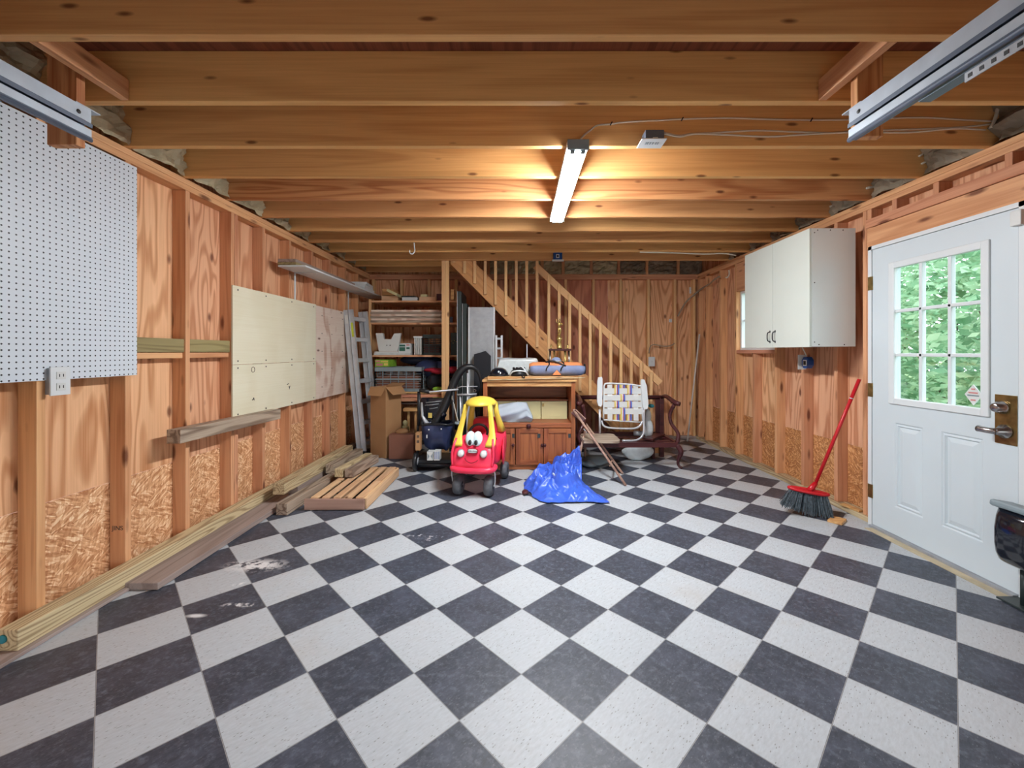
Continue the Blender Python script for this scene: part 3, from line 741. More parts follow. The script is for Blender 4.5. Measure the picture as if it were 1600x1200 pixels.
# ================================================================== SHELF RACK AT THE BACK
RY0, RY1 = 5.66, 6.27; RX0, RX1 = -1.98, -.80; BT = .775
rk = thing('storage_shelf', 'tall built-in wooden shelf rack filled with boxes in the back left corner', 'shelf', ((RX0 + RX1) / 2, 6, 0))
tops = []
for y in (469.5, 504, 555):
    z = pz(y, RY0); tops.append(z)
    beam('shelf_board', (RX0, (RY0 + RY1) / 2, z - .012), (RX1, (RY0 + RY1) / 2, z - .012), RY1 - RY0, .024, 'siding', rk)
for x in (RX0 - .018, RX1 + .018):
    for y in (RY0 + .02, RY1 - .03):
        beam('upright', (x, y, BT + .001), (x, y, 2.0), .03, .034, 'baluster' if x < -1 else 'stud', rk)
BT = .775; BY0 = 5.50
bt = thing('workbench', 'wooden bench with a stack of reddish boards as its front, under the grey crate', 'bench', (-1.4, 5.9, 0))
beam('bench_top', (RX0 + .06, (BY0 + RY1) / 2, BT - .011), (-.785, (BY0 + RY1) / 2, BT - .011), RY1 - BY0, .022, 'cabtop', bt)
for k, z in enumerate((BT - .055, BT - .105)):
    beam('front_rail', (RX0 + .06, BY0 + .02, z), (-.785, BY0 + .02, z), .03, .042, 'sidingb' if k == 0 else 'stud', bt)
beam('lower_shelf', (RX0, 5.95, .60), (-.785, 5.95, .60), .55, .02, 'darkboard', bt)
for x in (RX0 + .1, -.82):
    for y in (BY0 + .06, RY1 - .04): beam('leg', (x, y, 0), (x, y, BT - .13), .06, .04, 'stud', bt)

# double post under the joist
dp = thing('support_post', 'doubled pine post standing from floor to joist in front of the shelf rack', 'post', (-.93, 5.36, 0))
for x in (-.955, -.908):
    beam('stud_board', (x, 5.36, .0), (x, 5.36, ZJ - .002), .046 if x < -.93 else .044, .036, 'baluster', dp, up=(0, 1, 0))

T1, T2, T3 = tops
def rbox(nm, x0, x1, ytop, Y, dep, mat, seat, label, cat='box', group=None, rot=0):
    return pbox(nm, x0, x1, ytop, 0, Y, dep, mat, label, cat, seat=seat, rot=rot, group=group)
# on the top shelf
rbox('board_offcut', 596, 621, 462, 5.75, .3, 'pallet', T1, 'lower light board offcut at the left end of the top rack shelf', 'board')
o = pbox('wooden_box', 597, 615, 451.5, 461.5, 5.78, .25, 'cabtop', 'small tan box on the offcuts at the left of the top rack shelf', 'box')
b = B(); b.obox(Matrix.Translation((px(615, 5.7), 5.72, pz(458, 5.7))) @ Matrix.Rotation(.45, 4, 'Y'), .15, .2, .035, .003); tag(b.build('book', 'cream'), 'tilted cream book leaning on the small tan box', 'book')
rbox('paper_stack', 628, 652, 464.5, 5.75, .3, 'white', T1, 'low white stack in the middle of the top rack shelf', 'paper')
b = B(); b.obox(Matrix.Translation((px(640, 5.85), 5.9, pz(464.5, 5.75) + .014)), .2, .22, .024, .01); tag(b.build('folded_cap', 'darkgreen'), 'dark green folded cap on the low white stack', 'cap')
rbox('wood_block', 655, 681, 463.5, 5.72, .12, 'pallet', T1, 'long light wood block near the right end of the top rack shelf', 'wood block')
rbox('wood_block', 657, 667, 460, 5.72, .1, 'cream', pz(463.5, 5.72), 'short wood block standing on the long light one', 'wood block')
rbox('photo_frame', 682, 690, 459, 5.8, .04, 'mahog', T1, 'small dark frame beside the wood blocks on the top rack shelf', 'frame')
rbox('wood_block', 704, 709, 452, 5.76, .05, 'cabtop', T1, 'narrow upright wood block right of the doubled post, on the top shelf', 'wood block')
# stack of white planks on the second shelf
pzs = T2 + .001
for k in range(6):
    X0, X1 = px(577.5 + (k % 2) * 1.2, RY0 - .03), px(689 - (k % 3) * 1.2, RY0 - .03)
    tag(beam('plank', (X0, RY0 + .06, pzs + .0135), (X1, RY0 + .06, pzs + .0135), .14, .0265, 'white_osb' if k % 2 else 'greyed'), '%s plank in the stack of white planks on the second rack shelf' % ['bottom', 'second lowest', 'third lowest', 'third highest', 'second highest', 'topmost'][k], 'plank', 'stacked planks on the rack'); pzs += .0285
beam_o = beam('plank', (px(583, 5.9), 5.98, pzs - .1), (px(612, 5.9), 5.98, pzs - .1), .1, .14, 'card2'); tag(beam_o, 'short brown piece standing behind the stacked planks', 'wood block')
rbox('bottle', 698 + 5, 707, 495, 5.8, .05, 'bluegrey', T2, 'small pale bottle right of the doubled post on the second shelf', 'bottle')
# third shelf
def poly(name, pts, Y, dep, mat, label, cat, par=None):
    b = B(); b.prism([(px(x, Y), Y, pz(y, Y)) for x, y in pts], (0, dep, 0)); o = b.build(name, mat, par)
    if label: tag(o, label, cat)
    return o
wc = poly('booster_chair', [(587, 520.5), (598, 520.5), (600, 530), (611, 530), (616, 521), (626, 520.5), (623, 541), (620, 549), (592, 549)], 5.70, .05, 'offwhite', 'white plastic seat back with two raised corners on the third rack shelf', 'plastic seat')
for x in (604.5, 609.5):
    b = B(); b.ball((px(x, 5.7), 5.699, pz(539.5, 5.7)), .008, .004, .008, 10); b.build('hole', 'ink', wc)
pbox('seat_base', 585, 622, 549.2, 552, 5.70, .3, 'offwhite', None, None, wc, seat=None)
rbox('paper_pad', 584, 641, 551.8, 5.69, .34, 'bag', T3, 'thin pale pad under the white plastic seat on the third rack shelf', 'pad')
gb = rbox('small_appliance_box', 622.5, 641.5, 536.5, 5.735, .2, 'white', pz(551.8, 5.69), 'small white and green printed carton on the third rack shelf', 'box')
for (x0, x1, y0, y1, mt) in ((624, 633, 538.5, 541.5, 'greenp'), (624, 633, 542.5, 548.5, 'greenp'), (635, 640, 538, 540, 'stickerred'), (635, 640, 542.5, 545.5, 'greenp')):
    X = B(); X.box(px(x0, 5.73), px(x1, 5.73), 5.729, 5.7325, pz(y1, 5.73), pz(y0, 5.73)); X.build('printed_panel', mt, gb)
rd = thing('oil_radiator', 'small white ribbed radiator on the third rack shelf', 'radiator', (px(653.5, 5.75), 5.75, T3))
for k in range(4):
    X = px(649 + k * 3, 5.75); b = B(); b.box(X - .009, X + .009, 5.72, 5.86, T3 + .005, pz(528.5, 5.75), .006); b.build('fin', 'offwhite', rd)
b = B(); b.box(px(647, 5.75), px(660.5, 5.75), 5.715, 5.865, pz(528.5, 5.75), pz(525.5, 5.75), .004); b.build('top_cover', 'white', rd)
def crate(name, label, x0, x1, yt, Y, dep, mat, seat, nx, ny, group=None):
    t = thing(name, label, 'crate', ((px(x0, Y) + px(x1, Y)) / 2, Y + dep / 2, seat)); X0, X1, Z1 = px(x0, Y), px(x1, Y), pz(yt, Y); Z0 = seat + .001; h = Z1 - Z0
    def side(a, c, u, v):
        b = B(); L = (c - a).length
        b.bar(a + V((0, 0, h - h * .09)), c + V((0, 0, h - h * .09)), .014, h * .17); b.bar(a + V((0, 0, h * .05)), c + V((0, 0, h * .05)), .012, h * .1); b.bar(a + V((0, 0, h * .5)), c + V((0, 0, h * .5)), .01, h * .06)
        for k in range(u + 1): p = a.lerp(c, k / u); b.obox(frame(p, p + V((0, 0, h)), (0, 1, 0)), h * .999, .012 if k in (0, u) else .007, .012)
        for k in range(v): z = h * (.12 + .7 * k / v); b.bar(a + V((0, 0, z)), c + V((0, 0, z)), .005, .005)
        return b
    z = V((0, 0, Z0 - 0)); A, Bq, Cq, D = V((X0, Y, Z0)), V((X1, Y, Z0)), V((X1, Y + dep, Z0)), V((X0, Y + dep, Z0))
    for nm, (p, q, u) in (('front_side', (A, Bq, nx)), ('right_side', (Bq, Cq, ny)), ('rear_side', (Cq, D, nx)), ('left_side', (D, A, ny))):
        fb = side(p, q, u, 7); 
        fb.build(nm, mat, t)
    b = B(); b.box(X0, X1, Y, Y + dep, Z0, Z0 + .008); b.build('crate_floor', mat, t); return t
crate('milk_crate', 'dark crate on the third rack shelf beside the white radiator', 661, 689, 522.5, 5.72, .3, 'darkgreen', T3, 3, 3)
b = B(); b.box(px(664, 5.8), px(687, 5.8), 5.77, 5.95, T3 + .01, pz(540, 5.77), .01); tag(b.build('tool_pouch', 'mahog'), 'brown pouch inside the dark crate', 'pouch')
dc = pbox('speaker_box', 704, 716, 520, 0, 5.7, .3, 'darkgreen', 'dark green case right of the doubled post on the third shelf', 'box', seat=T3)
b = B()
for (x, y) in ((706, 533), (710, 532), (713, 534), (708, 536)): b.ball((px(x, 5.7), 5.698, pz(y, 5.7)), .009, .004, .006, 8)
b.build('metal_studs', 'brass', dc)
# bench top: crate, green box on it, red cloth, hose bits
crate('folding_crate', 'large grey ventilated crate on the bench', 586, 659, 573.5, 5.53, .4, 'crate', BT, 6, 4)
b = B(); b.box(px(590, 5.6), px(655, 5.6), 5.56, 5.9, BT + .012, BT + .2, .02); crumple(b, .01, 12); tag(b.build('stored_cloth', 'card2'), 'brown cloth stored inside the grey crate', 'cloth')
CT = pz(573.5, 5.53)
gx = B(); gx.prism([(px(586, 5.6), 5.6, CT + .001), (px(607, 5.6), 5.6, CT + .001), (px(607, 5.6), 5.6, pz(562, 5.6)), (px(586, 5.6), 5.6, pz(562, 5.6))], (.03, .26, 0))
g_ = tag(gx.build('game_box', 'green'), 'bright green printed box lying on the grey crate', 'box')
for (x0, x1, y0, y1, mt) in ((587, 594, 563, 566, 'stickerred'), (595, 606, 564, 566, 'stY'), (588, 598, 568, 571.5, 'stickerred'), (600, 606, 567.5, 571, 'stY')):
    b = B(); b.box(px(x0, 5.6), px(x1, 5.6), 5.597, 5.599, pz(y1, 5.6), pz(y0, 5.6)); b.build('printed_patch', mt, g_)
def lump(name, pts, mat, label, cat, seed=1, amp=.25, par=None, fr=7):
    """soft irregular heap: list of (centre, radii)"""
    b = B()
    for (c, r) in pts: b.ball(c, r[0], r[1], r[2], 24)
    s = min(min(r) for c, r in pts)
    crumple(b, s * amp, fr, seed); o = b.build(name, mat, par, True)
    if label: tag(o, label, cat)
    return o
lump('jacket_heap', [((px(672, 5.75), 5.8, BT + .29), (.22, .14, .12)), ((px(655, 5.85), 5.98, CT + .085), (.3, .1, .07)), ((px(700, 5.75), 5.8, BT + .3), (.2, .14, .11))], 'navy', 'dark navy heap of cloth under the third rack shelf', 'cloth')
lump('red_bag', [((px(674, 5.6), 5.62, pz(578, 5.6)), (.11, .1, .028)), ((px(687, 5.6), 5.6, pz(580, 5.6)), (.12, .1, .04)), ((px(708, 5.6), 5.6, pz(578, 5.6)), (.1, .1, .05))], 'redcloth', 'crimson fabric draped over the bench behind the doubled post', 'fabric', 4)
lump('black_bag', [((px(682, 5.65), 5.68, BT + .13), (.14, .12, .125)), ((px(697, 5.65), 5.70, BT + .1), (.12, .1, .1))], 'blackcloth', 'black bag standing on the bench below the crimson fabric', 'bag', 3)
lump('green_pouch', [((px(684, 5.53), 5.53, BT + .035), (.07, .03, .03))], 'green', 'small lime green pouch at the front of the bench', 'pouch', 3)

# cardboard boxes
cb = thing('tall_box', 'tall open cardboard box standing right of the ladder', 'box', (-1.76, 5.3, 0))
CX0, CX1, CYY0, CYY1, CZ = px(590, 5.15), px(616, 5.35), 5.15, 5.45, .86
ang = Matrix.Translation((-1.67, 5.31, 0)) @ Matrix.Rotation(-.5, 4, 'Z')
b = B()
for (x0, x1, y0, y1) in ((-.13, .13, -.13, -.124), (-.13, .13, .124, .13), (-.13, -.124, -.124, .124), (.124, .13, -.124, .124)):
    b.obox(ang @ Matrix.Translation(((x0 + x1) / 2, (y0 + y1) / 2, CZ / 2)), x1 - x0, y1 - y0, CZ)
b.obox(ang @ Matrix.Translation((0, 0, .004)), .25, .25, .006)
b.build('box_body', 'card', cb)
def flap(p, q, o1, o2):
    p, q = ang @ V(p), ang @ V(q); R = ang.to_3x3(); b = B(); b.prism([p, q, q + R @ V(o2), p + R @ V(o1)], R @ V((.002, .002, .004))); b.build('flap', 'card', cb)
flap((-.13, -.132, CZ), (.13, -.132, CZ), (.015, -.06, -.10), (-.015, -.06, -.10))
flap((.132, -.13, CZ), (.132, .13, CZ), (.10, .02, -.09), (.10, -.02, -.09))
flap((-.13, .132, CZ), (.13, .132, CZ), (.01, .09, .03), (-.01, .09, .03))
sb = rbox('small_box', 607.5, 646, 679.5, 5.10, .14, 'card2', 0, 'low brown cardboard box on the floor under the bench', 'box')
b = B(); b.box(px(625, 5.12), px(628, 5.12), 5.117, 5.1195, pz(697, 5.12), pz(691, 5.12), 0); b.build('hand_hole', 'ink', sb)
lump('paper_bag', [((px(630, 5.3), 5.25, pz(675, 5.2)), (.08, .07, .04))], 'card', 'small open paper bag on the low brown box', 'bag', 8)
st = thing('small_stool', 'small wooden stool in the shade under the bench', 'stool', (px(640, 5.6), 5.6, 0))
pbox('seat', 630, 652, 638, 643, 5.5, .2, 'cabtop', None, None, st)
for x in (637, 648): beam('leg', (px(x, 5.55), 5.6, 0), (px(x, 5.55), 5.6, pz(643, 5.5)), .03, .03, 'cabtop', st)
lump('toy_figure', [((px(634, 5.45), 5.42, pz(661, 5.4)), (.03, .03, .035)), ((px(634, 5.45), 5.42, pz(669, 5.4) - .0), (.045, .04, .04))], 'cream', 'small cream toy figure in the shade under the bench', 'toy', 2)

# ================================================================== BEHIND AND AROUND THE TROLLEY
ap = thing('loading_ramp', 'tall light grey ribbed metal ramp panel standing under the staircase', 'ramp', (px(754, 5.25), 5.27, 0))
X0, X1, ZT = px(733, 5.25), px(772, 5.25), pz(480, 5.25)
b = B(); b.box(X0, X1, 5.25, 5.262, 0, ZT); 
for k in range(26): b.box(X0 + .02, X1 - .02, 5.245, 5.25, ZT * (k + .4) / 26, ZT * (k + .4) / 26 + .012)
b.build('deck', 'alud', ap)
for x in (X0, X1):
    b = B(); b.box(x - .012, x + .012, 5.235, 5.285, 0, ZT, .003); b.build('side_rail', 'alu', ap)
rl = thing('short_ladder', 'short light metal ladder section standing just right of the ribbed ramp', 'ladder', (px(780, 5.2), 5.2, 0))
for x in (775.5, 784):
    b = B(); b.box(px(x, 5.2) - .012, px(x, 5.2) + .012, 5.18, 5.2, 0, pz(524, 5.2)); b.build('rail', 'alu', rl)
for k in range(12):
    b = B(); z = pz(524, 5.2) - .04 - k * .12; b.box(px(776, 5.2), px(783.5, 5.2), 5.183, 5.197, z - .012, z + .012); b.build('rung', 'alud', rl)
for i, (x0, x1, yt, mt) in enumerate(((714, 720.5, 455, 'darkgreen'), (722, 729.5, 474, 'darkgreen'))):
    t = thing('folding_table', ['taller dark folded table standing on edge right of the doubled post', 'shorter dark folded table with a bright edge left of the ribbed ramp'][i], 'folding table', (px((x0 + x1) / 2, 5.3), 5.45, 0), 'folded tables on edge')
    b = B(); b.box(px(x0, 5.3) + .006, px(x1, 5.3), 5.3, 5.85 - .3 * i, .001, pz(yt, 5.3), .004); b.build('table_top', mt, t)
    b = B(); b.box(px(x0, 5.3), px(x0, 5.3) + .006, 5.3, 5.85 - .3 * i, .001, pz(yt, 5.3)); b.build('edge_trim', 'alu', t)
b = B(); X0, X1 = px(740.5, 5.1), px(766, 5.1); Zt = pz(551, 5.1)
b.prism([(X0, 5.1, .45), (X0, 5.1, Zt - .02), (px(750, 5.1), 5.1, Zt), (px(758, 5.1), 5.1, Zt + .02), (X1, 5.1, Zt - .04), (X1, 5.1, .45)], (0, .1, 0))
tag(b.build('garment_bag', 'blackcloth'), 'black garment bag hanging in front of the ribbed ramp', 'bag')
# pale metal tube frame
wk = thing('walker_frame', 'pale metal tube frame standing behind the toy car, left of the oak cabinet', 'walking frame', (px(730, 4.85), 4.9, 0))
Yw = 4.85
def tb(nm, pts, r, mt, par, seg=8, smooth_n=0):
    P = [at(*p) for p in pts]; P = bez(P, smooth_n) if smooth_n else P
    b = B(); b.tube(P, r, seg); return b.build(nm, mt, par, True)
for pts in ([(719, 617, Yw), (720, 655, Yw)], [(731, 583, Yw), (730, 650, Yw)], [(743, 617, Yw), (740, 640, 4.9), (748, 690, 4.95)]):
    P = [at(*p) for p in pts]; P.append(V((P[-1].x, P[-1].y, .01))); b = B(); b.tube(P, .011, 8); b.build('leg_tube', 'alu', wk, True)
tb('cross_tube', [(714, 617, Yw - .02), (745, 616, Yw - .02)], .012, 'alu', wk)
tb('upper_tube', [(715, 606, Yw), (722, 604, Yw), (746, 604, Yw)], .006, 'alu', wk)
b = B(); c = at(742, 610.5, Yw - .01); b.tube([c + V((math.cos(a) * .014, 0, math.sin(a) * .014)) for a in [k * math.pi / 6 for k in range(12)]], .004, 6, closed=True); b.build('ring', 'chrome', wk, True)

# utility trolley with the bag
tr = thing('utility_trolley', 'black folding trolley on wheels carrying a sagging navy bag', 'trolley', (px(678, 4.7), 4.75, 0))
Yt = 4.66
b = B(); b.box(px(651, Yt), px(712, Yt), 4.6, 4.95, .06, .12, .015); b.build('base', 'black', tr)
b = B(); b.tube([at(651, 727, 4.58), at(712, 727, 4.58)], .02, 10); b.build('front_bar', 'black', tr, True)
for (x, y, r) in ((650, 4.6, .10), (712, 4.9, .09)):
    X = px(x, y); m = Matrix.Translation((X, y, r)) @ Matrix.Rotation(math.pi / 2, 4, 'Y')
    b = B(); b.lathe([(r * .86, -.022), (r, -.014), (r, .014), (r * .86, .022)], m, 24); wh = b.build('wheel', 'black', tr, True)
    b = B(); b.lathe([(r * .45, -.026), (r * .45, .026)], m, 16); b.build('hub', 'alud', wh, True)
for (x0, y0, x1, y1, rr) in ((654.5, 612, 654.5, 665, .018), (653, 665, 652, 728, .012), (708, 606, 708, 700, .018)):
    b = B(); b.tube([at(x0, y0, Yt + .1), at(x1, y1, Yt + .1)], rr, 8); b.build('upright_tube', 'black', tr, True)
b = B(); b.tube([at(655, 611, Yt + .08), at(670, 612.5, Yt + .06), at(716, 608.5, Yt + .08)], .010, 8); hb = b.build('handle_bar', 'alu', tr, True)
b = B(); b.tube([at(656, 610, Yt + .08), at(671, 612, Yt + .06)], .021, 10); b.build('grip', 'black', hb, True)
# bag: lofted, sagging, open on top
rings = []
for (y, hw, d, cx_) in ((706, 14, .05, 683), (700, 19, .09, 681), (685, 22, .13, 680), (668, 25, .15, 681), (664, 25.5, .155, 681.5)):
    z = pz(y, Yt); n = 28; ring = []
    for k in range(n):
        a = 2 * math.pi * k / n; ca, sa = math.cos(a), math.sin(a)
        ring.append((px(cx_, Yt) + hw / F * Yt * math.copysign(abs(ca) ** .55, ca), Yt + .13 + d * math.copysign(abs(sa) ** .55, sa) + .012 * math.sin(a * 5 + y), z + .008 * math.sin(a * 3)))
    rings.append(ring)
b = B(); b.loft(rings, caps=False); bmesh.ops.subdivide_edges(b.bm, edges=b.bm.edges[:], cuts=1, use_grid_fill=True); crumple(b, .014, 9, 2)
tag(b.build('shopping_bag', 'navy', None, True), 'sagging navy and black nylon bag with white rivets hanging in the black trolley', 'bag')
bg_ = bpy.data.objects['shopping_bag']
b = B(); b.tube([(p[0], p[1], p[2] + .005) for p in rings[-1]], .013, 8, closed=True); b.build('bag_rim', 'black', bg_, True)
for (x, y) in ((670, 671.5), (689.5, 670.5)):
    b = B(); c = at(x, y, Yt - .03); b.ball(c, .009, .004, .009, 10); b.build('rivet', 'white', bg_, True)
b = B(); c = at(667, 682, Yt - .03); b.box(c.x - .006, c.x + .006, c.y - .002, c.y + .002, c.z - .018, c.z + .018); b.build('white_tag', 'white', bg_)
# patterned boxes on the trolley base
o = pbox('card_box', 667, 676.5, 706, 718, 4.56, .1, 'offwhite', 'pale patterned carton on the trolley base, left one of two', 'box', seat=.121)
for (pts) in ([(668, 708), (671, 713), (668, 718)], [(676, 708), (673, 713), (676, 718)]):
    b = B(); b.prism([(px(x, 4.56), 4.558, pz(y, 4.56)) for x, y in pts], (0, .001, 0)); b.build('diamond_print', 'crate', o)
o = pbox('card_box', 677.5, 687, 705, 718, 4.56, .1, 'offwhite', 'blue striped carton on the trolley base, right one of two', 'box', seat=.121)
for x in (679, 682, 685): pbox('stripe', x, x + 1.4, 705.5, 717.5, 4.557, .002, 'bluegrey', None, None, o, bev=0)
hk = pbox('wooden_box', 649, 656.5, 676, 704, 4.57, .08, 'card', 'tan printed strip of cardboard at the left side of the trolley', 'cardboard', seat=None)
for y in (680, 688): pbox('dark_print', 651, 655, y, y + 4, 4.568, .001, 'bark', None, None, hk, bev=0)
# black panel with yellow label and creased film behind the bag
bp = pbox('tool_case', 657, 694, 622, 664, 4.98, .09, 'blackgloss', 'glossy black case with a small yellow label standing in the trolley', 'case', bev=.01)
pbox('yellow_label', 669, 675, 645, 653, 4.976, .003, 'stY', None, None, bp, bev=0)
for (y, l, r_) in ((628, 665, 690), (632.5, 664, 686), (638, 671, 684)): b = B(); b.tube([at(l, y + 1, 4.975), at((l + r_) / 2, y, 4.972), at(r_, y - 1.5, 4.975)], .006, 6); b.build('painted_highlight', 'alud', bp, True)  # pale tubes stand in for glints on the creases
b = B(); P = [at(658.5, 629, 4.88), at(660, 650, 4.84), at(668, 664, 4.78)]; b.tube(P, [.014, .014, .03], 8); tag(b.build('chrome_pipe', 'alu', None, True), 'bright angled metal pipe sticking out of the trolley bag', 'pipe')
# big black hose
hp = bez([at(676, 668, 4.80), at(690, 645, 4.82), at(702, 618, 4.84), at(712, 592, 4.86), at(724, 576, 4.87), at(738, 573.5, 4.88), at(749, 584, 4.9), at(753, 604, 4.92), at(750, 632, 4.95), at(748, 668, 4.98)], 5)
n_ = len(hp); b = B(); b.tube(hp, [.047 if k < n_ * .38 else .047 - .025 * min(1, (k - n_ * .38) / (n_ * .25)) for k in range(n_)], 12)
hs = tag(b.build('vacuum_hose', 'black', None, True), 'thick black hose arching up out of the trolley bag and down behind the toy car', 'hose')
b = B(); b.tube([at(691, 647, 4.76), at(694, 650, 4.74)], [.03, .034], 14); b.build('open_socket', 'blackgloss', hs, True)
for pts in ([(708, 612), (706.5, 622), (708.5, 629)], [(711, 638), (713, 648), (715, 656)], [(662, 666.5), (670, 669)]):
    pass
b = B(); b.tube(bez([at(708.5, 612, 4.75), at(706.5, 622, 4.75), at(708.5, 629, 4.75), at(713, 648, 4.76), at(716, 658, 4.76)], 4), .006, 6); tag(b.build('cord', 'cable', None, True), 'thin white cord hanging from the trolley handle', 'cord')
lump('black_sack', [((px(716, 4.95), 4.9, pz(664, 4.95)), (.07, .06, .05)), ((px(718, 4.95), 4.9, pz(690, 4.95)), (.06, .06, .17))], 'blackcloth', 'black sack standing between the trolley and the toy car', 'sack', 2)
lump('pale_cap', [((px(714.5, 4.75), 4.8, pz(661, 4.8)), (.045, .05, .022))], 'crate', 'grey green cloth cap on top of the black sack', 'cap', 5)

# ================================================================== TOY CAR
tm = Matrix.Translation((-.412, 3.80, 0)) @ Matrix.Rotation(math.radians(-9), 4, 'Z')
car = thing('toy_car', 'red and yellow ride-on toy car with big round eyes on its front', 'toy car', (-.37, 4.05, 0))
def sring(y, hw, zb, zt, n=28, e=.5, cx_=0):
    r = []; zc, hz = (zb + zt) / 2, (zt - zb) / 2
    for k in range(n):
        a = 2 * math.pi * k / n; c, s = math.cos(a), math.sin(a)
        r.append(tm @ V((cx_ + hw * math.copysign(abs(c) ** e, c), y, zc + hz * math.copysign(abs(s) ** e, s))))
    return r
b = B()
b.loft([sring(*q) for q in ((-.055, .12, .25, .29), (-.05, .16, .225, .31), (-.035, .178, .22, .36), (-.01, .186, .218, .42), (.03, .186, .216, .475), (.07, .182, .215, .51), (.12, .175, .215, .53), (.17, .17, .22, .52), (.19, .185, .22, .45), (.24, .20, .22, .43), (.36, .208, .22, .45), (.46, .212, .23, .50), (.54, .205, .24, .535), (.62, .185, .25, .535), (.67, .14, .27, .50), (.68, .10, .3, .46))])
b.build('body', 'red', car, True)
b = B(); P = [tm @ V(p) for p in ((-.19, .05, .255), (-.185, -.02, .25), (-.14, -.065, .246), (0, -.082, .244), (.14, -.065, .246), (.185, -.02, .25), (.19, .05, .255))]
b.tube(bez(P, 4), .027, 12); b.build('bumper', 'red', car, True)
for s in (-1, 1):
  b = B(); b.tube(bez([tm @ V(p) for p in ((s * .178, -.035, .27), (s * .19, -.025, .36), (s * .182, .0, .44), (s * .17, .05, .50))], 4), .012, 8)
  b.build('fender_ridge', 'red', car, True)
for s in (-1, 1):
    b = B(); b.ball(tm @ V((s * .206, .37, .33)), .018, .2, .13, 24); b.build('door', 'red', car, True)
b = B(); b.ball(tm @ V((0, .31, .45)), .15, .12, .03, 24); b.build('cockpit', 'black', car, True)
b = B(); b.loft([sring(.44, .13, .46, .62), sring(.50, .13, .46, .64)]); b.build('seat_back', 'red', car, True)
b = B(); b.tube([tm @ V((math.cos(a) * .085, .20 + math.sin(a) * .02, .535 + math.sin(a) * .07)) for a in [k * math.pi / 10 for k in range(20)]], .012, 8, closed=True); b.build('steering_wheel', 'black', car, True)
# roof and pillars
b = B()
prof = []
RZ = .79
b.loft([[tm @ V((math.cos(2 * math.pi * k / 28) * .142 * q, .29 + math.sin(2 * math.pi * k / 28) * .20 * q, RZ + z)) for k in range(28)] for q, z in ((.88, -.006), (1.03, .0), (1.05, .008), (1.0, .024), (.86, .044), (.64, .060), (.34, .069), (.05, .072))])
b.build('roof', 'yellow', car, True)
def pillar(pts, par=car):
    """pts: list of (x, y, z, width, depth)"""
    rr = []
    for (x, y, z, w_, d_) in pts:
        rr.append([tm @ V((x + w_ * math.copysign(abs(math.cos(a)) ** .6, math.cos(a)), y + d_ * math.copysign(abs(math.sin(a)) ** .6, math.sin(a)), z)) for a in [2 * math.pi * k / 16 for k in range(16)]])
    b = B(); b.loft(rr); b.build('roof_pillar', 'yellow', par, True)
for s in (-1, 1):
    pillar([(s * .112, .17, .80, .022, .02), (s * .125, .15, .72, .022, .016), (s * .142, .12, .62, .025, .016), (s * .155, .085, .54, .03, .016), (s * .158, .06, .50, .038, .018), (s * .152, .03, .465, .046, .016), (s * .15, .01, .44, .045, .012)])
    pillar([(s * .112, .40, .80, .022, .024), (s * .128, .42, .68, .024, .03), (s * .15, .47, .57, .03, .05), (s * .16, .50, .50, .034, .07)])
# face: eyes, headlights, badge, smile
def disc(nm, x, z, yy, rx, rz, ry, mt, par=car):
    b = B(); b.ball((0, 0, 0), rx, ry, rz, 24); b.bm.transform(tm @ Matrix.Translation((x, yy, z)) @ Matrix.Rotation(-.38, 4, 'X')); return b.build(nm, mt, par, True)
for s in (-1, 1):
    e = disc('eye', s * .033 - .0, .508, .028, .046, .068, .026, 'eye')
    disc('pupil', s * .028 + .0, .480, -.009, .016, .024, .009, 'ink', e)
b = B(); b.ball((0, 0, 0), .05, .02, .035, 20); b.bm.transform(tm @ Matrix.Translation((0, .035, .468)) @ Matrix.Rotation(-.38, 4, 'X')); b.build('eye_base', 'eye', car, True)
for s in (-1, 1):
    disc('headlight_ring', s * .104, .386, -.033, .034, .036, .014, 'crate'); disc('headlight', s * .104, .386, -.041, .028, .030, .014, 'offwhite')
def plate(nm, x, z, y, w_, h_, mt, par=car, ext=.004):
    b = B(); n = 20
    P = [tm @ Matrix.Translation((x, y, z)) @ Matrix.Rotation(-.12, 4, 'X') @ V((w_ * math.copysign(abs(math.cos(a)) ** .6, math.cos(a)), 0, h_ * math.copysign(abs(math.sin(a)) ** .7, math.sin(a)))) for a in [2 * math.pi * k / n for k in range(n)]]
    b.prism(P, (tm.to_3x3() @ V((0, ext, 0)))); return b.build(nm, mt, par)
lg = plate('badge', .005, .412, -.044, .05, .021, 'redcloth', ext=.02); plate('badge_face', .005, .412, -.047, .043, .016, 'white', lg)
text('badge_text', 'little tikes', .021, 'ink', tm @ Matrix.Translation((.005, -.0485, .412)) @ Matrix.Rotation(math.pi / 2 - .12, 4, 'X'), lg)
b = B(); b.tube(bez([tm @ V(p) for p in ((-.062, -.056, .352), (-.045, -.064, .328), (0.0, -.072, .312), (.045, -.064, .326), (.055, -.058, .338))], 4), .0045, 6); b.build('smile', 'smile', car, True)
